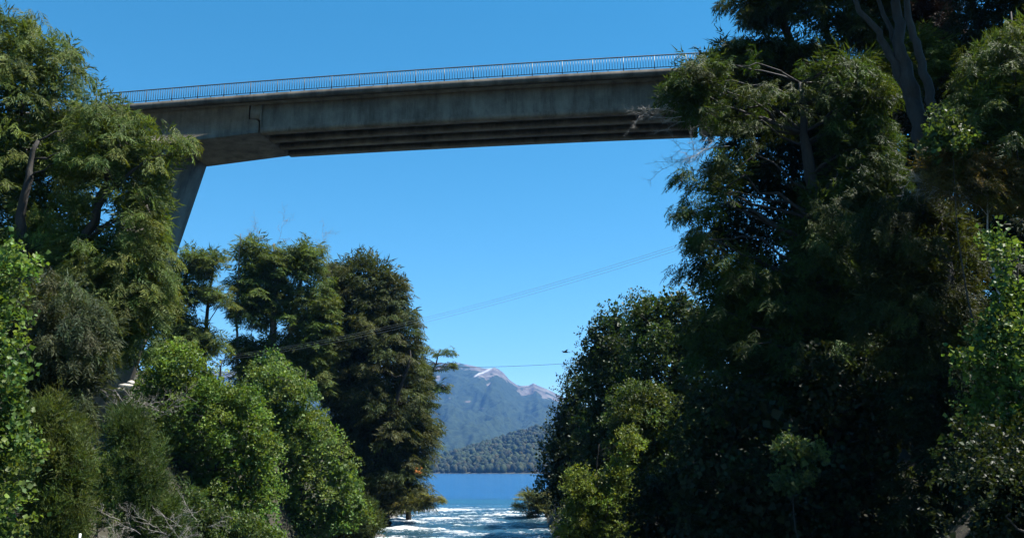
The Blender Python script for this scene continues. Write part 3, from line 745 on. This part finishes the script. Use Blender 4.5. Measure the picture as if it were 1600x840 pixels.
plant('maple_tree', 'bright leafy maple filling the left edge of the view, nearest the camera', 'tree',
      [[(-110, 400), (-20, 396), (35, 398), (50, 425), (34, 470), (20, 520), (50, 560), (62, 620), (56, 680), (42, 740), (38, 800), (22, 880), (-120, 880)]],
      25, 1.6, 'rosette', .55, (.085, .15, .035), 1.25, group=MG, seed=24, n_el=14, sc=.33, limbs=30, trad=.09)
# ---- left bank, big drooping evergreen in front
plant('evergreen_tree', 'tall feathery evergreen at the upper left corner, highest on the left bank', 'tree',
      [[(-180, -60), (-40, 5), (40, 14), (80, 25), (105, 55), (132, 85), (140, 115), (125, 160), (150, 250), (120, 380), (60, 460), (-180, 480)]],
      46, 4.5, 'spray', 1.05, OLIVE, 1.75, group='feathery evergreens in front of the bridge', seed=31, n_el=7, droop=.8, bias=(.25, -.1), limbs=80, sc=.78,
      trunk=[[(30, 700, 0, .42), (32, 500, 1, .32), (36, 280, 2.5, .2), (38, 60, 1.5, .05)]])
plant('evergreen_tree', 'feathery evergreen whose branches reach in front of the left bridge leg', 'tree',
      [[(130, 125), (160, 128), (205, 140), (222, 165), (240, 195), (290, 205), (306, 208), (285, 232), (296, 258), (284, 290), (268, 330), (258, 370), (262, 388), (272, 425), (266, 475), (242, 515), (228, 555), (196, 575), (150, 560), (90, 500), (60, 420), (100, 250)]],
      42, 3.6, 'spray', .95, OLIVE, 1.75, holes=[[(125, 290), (178, 285), (186, 395), (150, 400), (128, 350)]], group='feathery evergreens in front of the bridge', seed=32, n_el=7, droop=.8, bias=(.45, -.1), limbs=80, sc=.78,
      trunk=[[(110, 690, 0, .4), (112, 520, 0, .36), (122, 400, 0, .28), (150, 330, 0, .2), (180, 240, 0, .1), (190, 170, 0, .04)], [(120, 400, 0, .2), (165, 300, -.5, .12), (230, 250, -1, .05)], [(30, 640, 1, .4), (35, 300, 1, .2), (60, 220, 1, .1)]])
plant('evergreen_tree', 'dull grey green drooping evergreen below the tall feathery ones, left of the bridge leg foot', 'tree',
      [[(20, 440), (90, 425), (140, 440), (168, 480), (205, 500), (190, 540), (172, 580), (160, 640), (120, 680), (60, 660), (10, 600), (-60, 560), (-60, 450)]],
      37, 3, 'hang', .95, (.045, .062, .028), 1.9, group='feathery evergreens in front of the bridge', seed=33, n_el=14, droop=.7, bias=(.15, -.1), limbs=50, sc=.8, trad=.2)
# ---- left bank, shrubs at the bottom
SG = 'shrubs on the slope at the bottom left'
plant('broom_shrub', 'fine stemmed olive shrub between the edge maple and the small maple', 'bush',
      [[(40, 650), (90, 600), (130, 660), (150, 740), (130, 870), (20, 870), (30, 740)]], 31, 1.6, 'blades', .5, (.062, .092, .022), 1.9, group=SG, seed=41, n_el=12, sc=.5, limbs=20, trad=.05)
plant('broom_shrub', 'tall conical dark green shrub right of the small maple', 'bush',
      [[(190, 628), (225, 655), (250, 700), (262, 770), (300, 800), (300, 870), (190, 870), (185, 760), (165, 680)]], 36, 1.8, 'blades', .6, (.048, .084, .024), 1.9, group=SG, seed=42, n_el=12, sc=.55, limbs=20, trad=.06)
plant('broom_shrub', 'low dark bush at the river edge beneath the narrow maple', 'bush',
      [[(520, 800), (560, 775), (590, 800), (592, 835), (560, 850), (510, 850)]], 92, 2, 'blades', 1.0, (.05, .075, .025), 4, group=SG, seed=43, n_el=8, sc=1.1, limbs=10, trad=.08)
plant('broom_shrub', 'dark leafy shrub at the bottom below the wide maple', 'bush',
      [[(270, 790), (300, 770), (330, 800), (440, 830), (440, 890), (260, 890)]], 52, 2.0, 'rosette', .8, (.05, .085, .022), 1.5, group=SG, seed=44, n_el=20, sc=.34, limbs=10, trad=.06)

# ---- right bank, far broadleaf trees
RG = 'dark broadleaf trees along the right bank above the river mouth'
plant('broadleaf_tree', 'dark broadleaf tree nearest the lake on the right bank', 'tree',
      [[(880, 592), (905, 560), (935, 580), (940, 700), (930, 815), (870, 820), (848, 770), (850, 700), (862, 650)]], 122, 5, 'rosette', 1.9, (.022, .042, .014), 1.5, group=RG, seed=51, n_el=24, sc=.72, limbs=30)
plant('broadleaf_tree', 'dark broadleaf tree second from the lake on the right bank', 'tree',
      [[(905, 565), (922, 500), (945, 480), (972, 478), (1000, 500), (1010, 640), (990, 800), (920, 815), (905, 700)]], 106, 5, 'rosette', 1.7, (.026, .050, .015), 1.5, group=RG, seed=52, n_el=24, sc=.65, limbs=30)
plant('broadleaf_tree', 'tall dark broadleaf tree half behind the giant drooping evergreen', 'tree',
      [[(975, 475), (1000, 460), (1030, 447), (1070, 445), (1110, 480), (1110, 780), (990, 800), (975, 600)]], 92, 5, 'rosette', 1.5, (.036, .066, .018), 1.5, group=RG, seed=53, n_el=24, sc=.58, limbs=30)
plant('willow_bush', 'pale grey green bush at the river mouth on the right bank', 'bush',
      [[(805, 795), (815, 770), (840, 762), (868, 770), (872, 812), (830, 816)]], 136, 2.5, 'spray', .9, (.10, .125, .055), 1.3, seed=54, n_el=6, sc=1.3, droop=-.5, bias=(-.3, 0), limbs=12, trad=.1)
plant('broadleaf_bush', 'yellow green leafy bush at the bottom right of the rapids', 'bush',
      [[(888, 745), (905, 722), (925, 712), (930, 740), (960, 700), (985, 712), (1000, 740), (985, 770), (1010, 790), (1000, 880), (868, 880), (862, 825), (880, 810), (878, 785)], [(950, 690), (985, 672), (1010, 690), (1000, 715), (965, 712)]], 66, 2.5, 'rosette', .85, YELG, 1.4, seed=55, n_el=22, sc=.36, limbs=20, trad=.12)
plant('broadleaf_tree', 'light green small tree above the yellow green bush on the right bank', 'tree',
      [[(955, 620), (985, 600), (1040, 610), (1085, 640), (1090, 720), (1060, 790), (985, 800), (950, 740), (940, 690)]], 76, 3, 'rosette', 1.0, (.062, .095, .026), 1.3, seed=56, n_el=22, sc=.42, limbs=20, trad=.15)
# ---- right bank, giant evergreen
GE = 'tall evergreens over the right end of the bridge'
plant('evergreen_tree', 'giant drooping evergreen hiding the right end of the bridge, its branch tips over the river', 'tree',
      [[(1016, 165), (1040, 130), (1062, 95), (1100, 80), (1140, 84), (1150, 110), (1110, 150), (1150, 190), (1120, 212), (1060, 190), (1022, 180)],
       [(1120, 92), (1200, 84), (1290, 80), (1345, 78), (1388, 112), (1400, 165), (1390, 215), (1330, 225), (1300, 150), (1240, 120), (1150, 125)], [(1120, 130), (1300, 120), (1320, 215), (1130, 213)],
       [(1130, 212), (1400, 190), (1412, 260), (1415, 360), (1380, 470), (1180, 470), (1110, 420), (1080, 380), (1110, 300)],
       [(1048, 262), (1100, 240), (1150, 250), (1150, 290), (1070, 300)], [(1028, 325), (1070, 300), (1130, 290), (1150, 340), (1066, 345)], [(1060, 372), (1100, 340), (1150, 350), (1140, 395)],
       [(1022, 432), (1060, 405), (1130, 390), (1180, 420), (1160, 450), (1060, 445)],
       [(1075, 455), (1180, 440), (1400, 460), (1390, 600), (1250, 680), (1120, 660), (1080, 560)]],
      46, 4.5, 'spray', 1.1, (.044, .074, .018), 1.8, holes=[[(1125, 135), (1290, 125), (1305, 290), (1250, 330), (1240, 430), (1130, 415), (1100, 340), (1150, 280)]], group=GE, seed=61, n_el=9, droop=.65, bias=(-.3, -.1), limbs=120, sc=.8,
      trunk=[[(1290, 760, 0, .6), (1285, 500, 0, .5), (1270, 300, 0, .35), (1250, 130, 0, .12)]], dead=None)
plant('evergreen_tree', 'dark evergreen at the top with sky showing between its sloping branches', 'tree',
      [[(1090, 8), (1150, -14), (1250, -24), (1250, 44), (1180, 40), (1122, 28)], [(1098, 12), (1140, -10), (1180, -60), (1400, -80), (1410, 60), (1330, 78), (1290, 60), (1230, 40), (1180, 30), (1130, 28)], [(1062, 92), (1090, 70), (1150, 56), (1240, 50), (1300, 60), (1290, 112), (1200, 122), (1100, 118)], [(1085, 80), (1240, 62), (1250, 118), (1090, 120)], [(1240, 70), (1300, 60), (1340, 88), (1260, 95)]],
      52, 3, 'spray', 1.15, (.045, .066, .020), 1.8, group=GE, seed=62, n_el=12, droop=.5, bias=(-.4, 0), limbs=50, sc=.8,
      trunk=[[(1260, 110, 0, .3), (1235, 60, 0, .24), (1205, 0, 0, .16), (1190, -60, 0, .06)], [(1310, 120, 1, .25), (1290, 40, 1, .18), (1270, -60, 1, .08)]])
plant('forked_tree', 'bare trunked tree whose dark stems fork up to the top edge', 'tree',
      [[(1250, -260), (1500, -280), (1560, -120), (1480, -60), (1300, -70)], [(1400, -420), (1700, -420), (1720, -200), (1480, -200)]],  # crown out of view, enlarged upwards to shade the right bank
      40, 4, 'spray', 1.2, SHADEG, 1.6, group=GE, seed=63, n_el=12, droop=.4, limbs=30, sc=.8,
      trunk=[[(1450, 260, 0, .42), (1432, 170, 0, .38), (1408, 90, 0, .28), (1402, 0, 0, .2), (1400, -120, 0, .1)], [(1434, 180, 0, .28), (1412, 130, .2, .24), (1385, 62, .3, .16), (1345, 20, .4, .12), (1290, -90, .5, .06)],
             [(1412, 120, 0, .14), (1396, 60, .5, .12), (1372, 0, .8, .09), (1350, -80, .8, .05)], [(1480, 250, -.6, .24), (1455, 160, -.6, .21), (1437, 90, -.6, .19), (1420, 30, -.6, .15), (1412, -60, -.6, .1)]])
plant('dead_conifer', 'tree with dull reddish brown foliage behind the forked stems', 'tree',
      [[(1345, 40), (1400, 30), (1410, 120), (1360, 130)], [(1390, -60), (1500, -60), (1515, 60), (1500, 130), (1410, 120)]],
      58, 3, 'spray', 1.2, (.060, .032, .018), 2.2, seed=64, n_el=12, droop=.6, limbs=30, sc=.8, mat='dryleaf', trad=.3)
plant('evergreen_tree', 'small rounded evergreen seen between the forked stems and the bridge', 'tree',
      [[(1355, 80), (1380, 60), (1430, 35), (1470, 42), (1490, 70), (1475, 110), (1450, 150), (1400, 150), (1362, 110)]],
      50, 2, 'spray', 1.0, OLIVE2, 1.8, group=GE, seed=65, n_el=14, droop=.4, limbs=20, sc=.8, trad=.15)
plant('evergreen_tree', 'lit feathery evergreen at the upper right edge, right of the forked stems', 'tree',
      [[(1505, 80), (1540, 45), (1600, 25), (1720, -20), (1740, 330), (1600, 330), (1500, 300), (1440, 230), (1480, 170), (1500, 130)]],
      36, 2.6, 'spray', .9, (.062, .10, .022), 1.7, group=GE, seed=66, n_el=8, droop=.75, bias=(-.4, -.1), limbs=60, sc=.8, trad=.25)
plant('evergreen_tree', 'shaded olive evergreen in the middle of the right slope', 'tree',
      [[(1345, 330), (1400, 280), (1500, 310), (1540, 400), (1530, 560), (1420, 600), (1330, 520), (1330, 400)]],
      40, 2.4, 'hang', .95, (.036, .050, .015), 1.8, group=GE, seed=67, n_el=14, droop=.65, bias=(-.2, -.1), limbs=40, sc=.8, trad=.2)  # olive lowered to put slope shade into the leaves
plant('dry_bush', 'brownish bush with bare grey twigs on the right slope', 'bush',
      [[(1420, 235), (1450, 205), (1520, 230), (1600, 240), (1640, 300), (1560, 330), (1440, 310)]],
      35, 1.3, 'hang', .7, (.10, .085, .028), 1.5, seed=68, n_el=10, droop=.4, limbs=20, sc=.8, trad=.08,
      dead=[(1560, 300, 2.2, -1, .2), (1520, 320, 2.0, -1, .1), (1480, 300, 1.6, -1, .15), (1600, 290, 2.0, -1, .4), (1500, 270, 1.5, -1, .5)], barkmat='twig')
plant('maple_tree', 'little bright maple shoot at the foot of the forked stems', 'tree',
      [[(1440, 185), (1452, 165), (1468, 190), (1480, 178), (1500, 205), (1535, 222), (1500, 245), (1470, 235), (1450, 265), (1432, 240), (1440, 215)]],
      34, 1.0, 'rosette', .4, (.055, .095, .025), 1.4, seed=69, n_el=14, sc=.3, limbs=12, trad=.05)
plant('maple_tree', 'bright leafy maple rising along the lower right edge', 'tree',
      [[(1550, 335), (1575, 380), (1600, 420), (1680, 430), (1720, 600), (1700, 780), (1560, 790), (1545, 700), (1500, 660), (1505, 560), (1500, 510), (1530, 470), (1540, 400)]],
      25, 1.5, 'rosette', .5, (.085, .15, .035), 1.1, seed=70, n_el=12, sc=.31, limbs=30, trad=.08)
plant('maple_tree', 'small maple catching light in the deep shade of the right slope', 'tree',
      [[(1232, 655), (1250, 690), (1290, 710), (1285, 735), (1210, 725), (1190, 705), (1225, 690)], [(1205, 735), (1270, 740), (1250, 780), (1210, 770)]],
      38, .9, 'rosette', .45, (.07, .11, .04), 1.3, seed=71, n_el=14, sc=.32, limbs=12, trad=.05)
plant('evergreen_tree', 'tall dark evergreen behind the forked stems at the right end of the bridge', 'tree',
      [[(1385, 160), (1500, 40), (1760, -60), (1800, 700), (1400, 720), (1380, 450)], [(1480, -60), (1760, -80), (1760, 90), (1490, 80)], [(1300, -330), (1900, -330), (1900, -70), (1330, -90)]],  # topmost outline is an unseen crown added to shade the slope
      51, 5, 'bigspray', 1.5, SHADEG, 1.5, group=GE, seed=72, n_el=10, droop=.5, clump=.5, limbs=40, sc=.8, trad=.35)
plant('evergreen_tree', 'added dark evergreen that darkens the hollow behind the giant drooping one', 'tree',
      [[(1110, 118), (1390, 110), (1420, 620), (1120, 640), (1090, 500), (1085, 420), (1120, 260), (1112, 212)]],  # backing foliage added so the giant's hollow looks deeply shaded
      51, 1.6, 'bigspray', 1.3, SHADEG, 1.5, group=GE, seed=73, n_el=9, droop=.5, limbs=30, sc=.8, trad=.3, clump=.5)
# deep shade under the big trees, partly put into the leaf colour
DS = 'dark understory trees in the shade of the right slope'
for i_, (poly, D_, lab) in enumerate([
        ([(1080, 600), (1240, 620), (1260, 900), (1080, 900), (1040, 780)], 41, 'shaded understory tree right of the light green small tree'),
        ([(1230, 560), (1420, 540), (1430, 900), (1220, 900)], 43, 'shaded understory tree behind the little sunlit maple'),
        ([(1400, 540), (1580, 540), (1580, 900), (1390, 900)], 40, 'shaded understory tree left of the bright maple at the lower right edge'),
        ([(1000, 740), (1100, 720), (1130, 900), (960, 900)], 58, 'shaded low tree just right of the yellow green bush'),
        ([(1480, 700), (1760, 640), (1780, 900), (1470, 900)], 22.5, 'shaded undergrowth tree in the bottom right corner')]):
    plant('understory_tree', lab, 'tree', [poly], D_, 3, 'rosette' if i_ != 2 else 'bigspray', 1.0, SHADEG, 1.2, group=DS, seed=80 + i_, n_el=20 if i_ != 2 else 10, sc=(.5, .5, .8, .5, .26)[i_], limbs=20)
# unseen crown outlines added to shade this slope sit with the trees above
#SMALL
# ------------------------------------------------------------------ dead branches
def bare(name, label, cat, items, D, seed, mat='twig', base=None):
    r_ = np.random.default_rng(seed); mb = MB()
    for (a_, b_, L, dx, dy, dz, dp) in items: twigs(mb, at(a_, b_, D), L, (dx, dy, dz), r_, dp)
    p0 = base if base is not None else at(items[0][0], items[0][1], D)
    root_o = mb.build(name, M[mat], smooth_=True)
    tag(root_o, label, cat); return root_o
bare('bare_branch', 'bare grey branch of twigs hanging below the right end of the bridge', 'branch',
     [(1135, 222, 3.3, -1, .1, -.12, 3), (1130, 214, 2.9, -1, -.2, -.25, 3), (1140, 228, 2.6, -1, .2, .1, 3)], 45, 91)
bare('bare_branch', 'small grey tuft of dead twigs in front of the bridge girder', 'branch',
     [(1065, 182, 2.2, -1, .1, -.05, 3), (1060, 176, 1.7, -1, -.2, .2, 3), (1070, 190, 1.5, -1, -.1, -.3, 2)], 45, 92)
gz = ground_z(*at(225, 830, 33)[:2])
bare('dead_brush', 'tangle of dry grey twigs among the shrubs at the bottom left', 'brush',
     [(172 + 8 * k, 856 - (k * 7 % 5) * 11, rng.uniform(.6, 1.1), rng.normal(0, 1.0), -.2, rng.uniform(.1, .9), 2) for k in range(20)], 32, 93)
bare('dead_brush', 'grey dead brush below the pale stones on the left slope', 'brush',
     [(186 + 7 * k, 652 - (k % 3) * 8, 1.1, rng.normal(0, .9), -.2, .6, 2) for k in range(12)], 40, 94)

# ------------------------------------------------------------------ undergrowth on both banks
r_ = np.random.default_rng(5); N = 10000
ux = np.where(r_.random(N) < .5, r_.uniform(-44, -13, N), r_.uniform(4, 46, N)); uy = r_.uniform(22, 195, N)
uz = bank(ux, uy); k = uz > -.1; P = np.c_[ux, uy, uz][k] + [0, 0, .2]
col = np.array([.032, .048, .016])[None] * r_.uniform(.5, 1.5, (len(P), 1))
fo = Foliage(); fw = r_.normal(0, .6, (len(P), 3)) + [0, 0, 1.0]
fo.put('rosette', P, fw, r_.normal(0, 1, (len(P), 3)), r_.uniform(.6, 1.3, len(P)), col, .4, r_)
o = mesh_np('undergrowth', np.concatenate(fo.V), np.concatenate(fo.F), 3, M['broadleaf'], col=np.concatenate(fo.Cc))
tag(o, 'low leafy ground cover under the trees on both banks', kind='stuff')

# ------------------------------------------------------------------ wires
def wire(label, pts, rad, mat, group=None):
    mb = MB(); pts = np.array(pts); n_ = 24; A = pts[0]; B = pts[-1]
    tq = np.linspace(0, 1, n_)[:, None]; L = A * (1 - tq) + B * tq
    if len(pts) == 3:
        m0 = (A + B) / 2; sag = m0[2] - pts[1][2]; L[:, 2] -= 4 * sag * tq[:, 0] * (1 - tq[:, 0])
    mb.tube(L, rad, 5); o = mb.build('overhead_wire', mat, smooth_=True); tag(o, label, 'wire', group); return o
WG = 'three parallel wires crossing the gorge'
for dy_, lab in ((0, 'uppermost of the three pale parallel wires crossing the gorge'), (3.5, 'middle one of the three pale parallel wires crossing the gorge'), (8, 'lowest of the three pale parallel wires crossing the gorge')):
    A = at(345, 556 + dy_ * .8, 110); B = at(1240, 322 + dy_ * 1.1, 60); Mid = (A + B) / 2
    # sag so that the wire passes (850, 446)
    best = None
    for sg in np.linspace(0, 6, 241):
        tq = np.linspace(0, 1, 200); L = A[None] * (1 - tq[:, None]) + B[None] * tq[:, None]; L[:, 2] -= 4 * sg * tq * (1 - tq)
        j = np.argmin([abs(to_px(p)[0] - 850) for p in L[::4]]) * 4; e = abs(to_px(L[j])[1] - (444 + dy_ * 1.0))
        if best is None or e < best[0]: best = (e, sg)
    wire(lab, [A, Mid - [0, 0, best[1]], B], .009, M['wire'], WG)
A = at(640, 573, 128); B = at(960, 562, 112); wire('single dark wire low over the river in front of the mountain', [A, (A + B) / 2 - [0, 0, .35], B], .022, M['black'])

# ------------------------------------------------------------------ bird
def bird(p, sc):
    mb = MB(); xs = np.array([-.5, -.42, -.25, 0, .22, .34, .42, .47]); rd = np.array([.01, .05, .10, .13, .10, .065, .07, .03])
    mb.tube([(x_, 0, .0 + .03 * (x_ > .3)) for x_ in xs], rd, 8)
    V = []; 
    for sd_ in (-1, 1):
        mb.prism([(.15, sd_ * .05, .04), (.05, sd_ * .5, .17), (-.05, sd_ * .95, .10), (-.14, sd_ * .5, .15), (-.18, sd_ * .05, .03)],
                 [(.15, sd_ * .05, .06), (.05, sd_ * .5, .19), (-.05, sd_ * .95, .11), (-.14, sd_ * .5, .16), (-.18, sd_ * .05, .05)])
    mb.prism([(-.4, -.04, 0), (-.4, .04, 0), (-.75, .12, .0), (-.75, -.12, .0)], [(-.4, -.04, .02), (-.4, .04, .02), (-.75, .12, .01), (-.75, -.12, .01)])
    mb.prism([(.46, -.012, .02), (.46, .012, .02), (.55, 0, .01)], [(.46, -.012, .04), (.46, .012, .04), (.55, 0, .02)])
    o = mb.build('bird', M['feather'], smooth_=True); o.location = p; o.scale = (sc,) * 3; o.rotation_euler = (R(8), R(-4), R(200))
    tag(o, 'small dark bird flying above the river gap right of the mountain', 'bird')
bird(at(883, 549.5, 62), .5)

# ------------------------------------------------------------------ rocks and stake
def rock(p, s_, mat, label, cat, group=None, seed=1, name='rock'):
    r_ = np.random.default_rng(seed); v = ico2 * (1 + .35 * (r_.random((len(ico2), 1)) - .5)); v = v * np.array(s_)
    o = mesh_np(name, v, ico2f, 3, mat, smooth_=False); o.location = p; o.rotation_euler = (0, 0, r_.uniform(0, 3)); tag(o, label, cat, group)
for i_, (a_, b_, D_, s_) in enumerate([(196, 603, 50, (.42, .4, .15)), (187, 608, 49, (.2, .2, .09)), (204, 598, 51, (.2, .2, .16))]):
    rock(at(a_, b_, D_), s_, M['palerock'], ['broad pale sunlit stone at the foot of the bridge leg', 'small pale stone left of the broad sunlit one', 'small pale stone right of the broad sunlit one'][i_], 'rock', 'pale stones below the bridge leg', 20 + i_)
RL = ['largest dark boulder, leftmost at the bottom of the rapids', 'dark boulder touching the largest one on its right', 'dark boulder third from the left along the rapids edge', 'dark boulder fourth from the left along the rapids edge',
      'dark boulder in the middle of the row along the rapids edge', 'dark boulder just above the middle one of the row', 'dark boulder in the foam under the broad dark tree', 'low dark boulder farthest out in the rapids, lowest in view',
      'smallest dark boulder, farthest upstream of the row', 'dark boulder tucked against the bank beneath the narrow maple']
ri = [(548, 832), (560, 838), (574, 828), (586, 822), (600, 816), (612, 812), (633, 806), (592, 834), (655, 802), (566, 822)]
for i_, (a_, b_) in enumerate(ri):
    y_ = 7.0 * F / (b_ - 735); p = at(a_, b_, y_); p[2] = -1.3 * float(smooth(172, 80, np.array([y_]))[0]) + .1
    rock(p, (1.2 - .06 * i_, .9, .45), M['rock'], RL[i_], 'rock', 'dark boulders along the left edge of the rapids', 40 + i_, 'boulder')
mb = MB(); mb.tube([(0, 0, -.9), (0, 0, 0), (.01, 0, .16)], [.035, .035, .03], 8); o = mb.build('stake', M['white']); o.location = at(124, 842, 27)
tag(o, 'short white stake at the bottom left edge of the view', 'stake')

# ------------------------------------------------------------------ haze
vm = bpy.data.materials.new('haze_air'); vm.use_nodes = True; n = vm.node_tree; n.nodes.clear()
out = n.nodes.new('ShaderNodeOutputMaterial'); pv = n.nodes.new('ShaderNodeVolumePrincipled')
pv.inputs['Color'].default_value = (.13, .40, 1.0, 1); pv.inputs['Density'].default_value = 4.8e-5; pv.inputs['Anisotropy'].default_value = 0.0
n.links.new(pv.outputs[0], out.inputs['Volume'])
X0, X1, Ya, Yb, Z0, Z1 = -9200, 9200, -1000, 9990, -7.2, 1150
mb = MB(); mb.add([(X0, Ya, Z0), (X1, Ya, Z0), (X1, Yb, Z0), (X0, Yb, Z0), (X0, Ya, Z1), (X1, Ya, Z1), (X1, Yb, Z1), (X0, Yb, Z1)],
                  [[0, 3, 2, 1], [4, 5, 6, 7], [0, 1, 5, 4], [1, 2, 6, 5], [2, 3, 7, 6], [3, 0, 4, 7]])
tag(mb.build('haze', vm), 'thin blue summer haze filling the valley', kind='stuff')
print('TOTAL TRIS', TOTAL[0], sum(sum(max(0, len(p.vertices) - 2) for p in o.data.polygons) if len(o.data.polygons) < 3000 else len(o.data.loops) - 2 * len(o.data.polygons) for o in S.objects if o.type == 'MESH'))
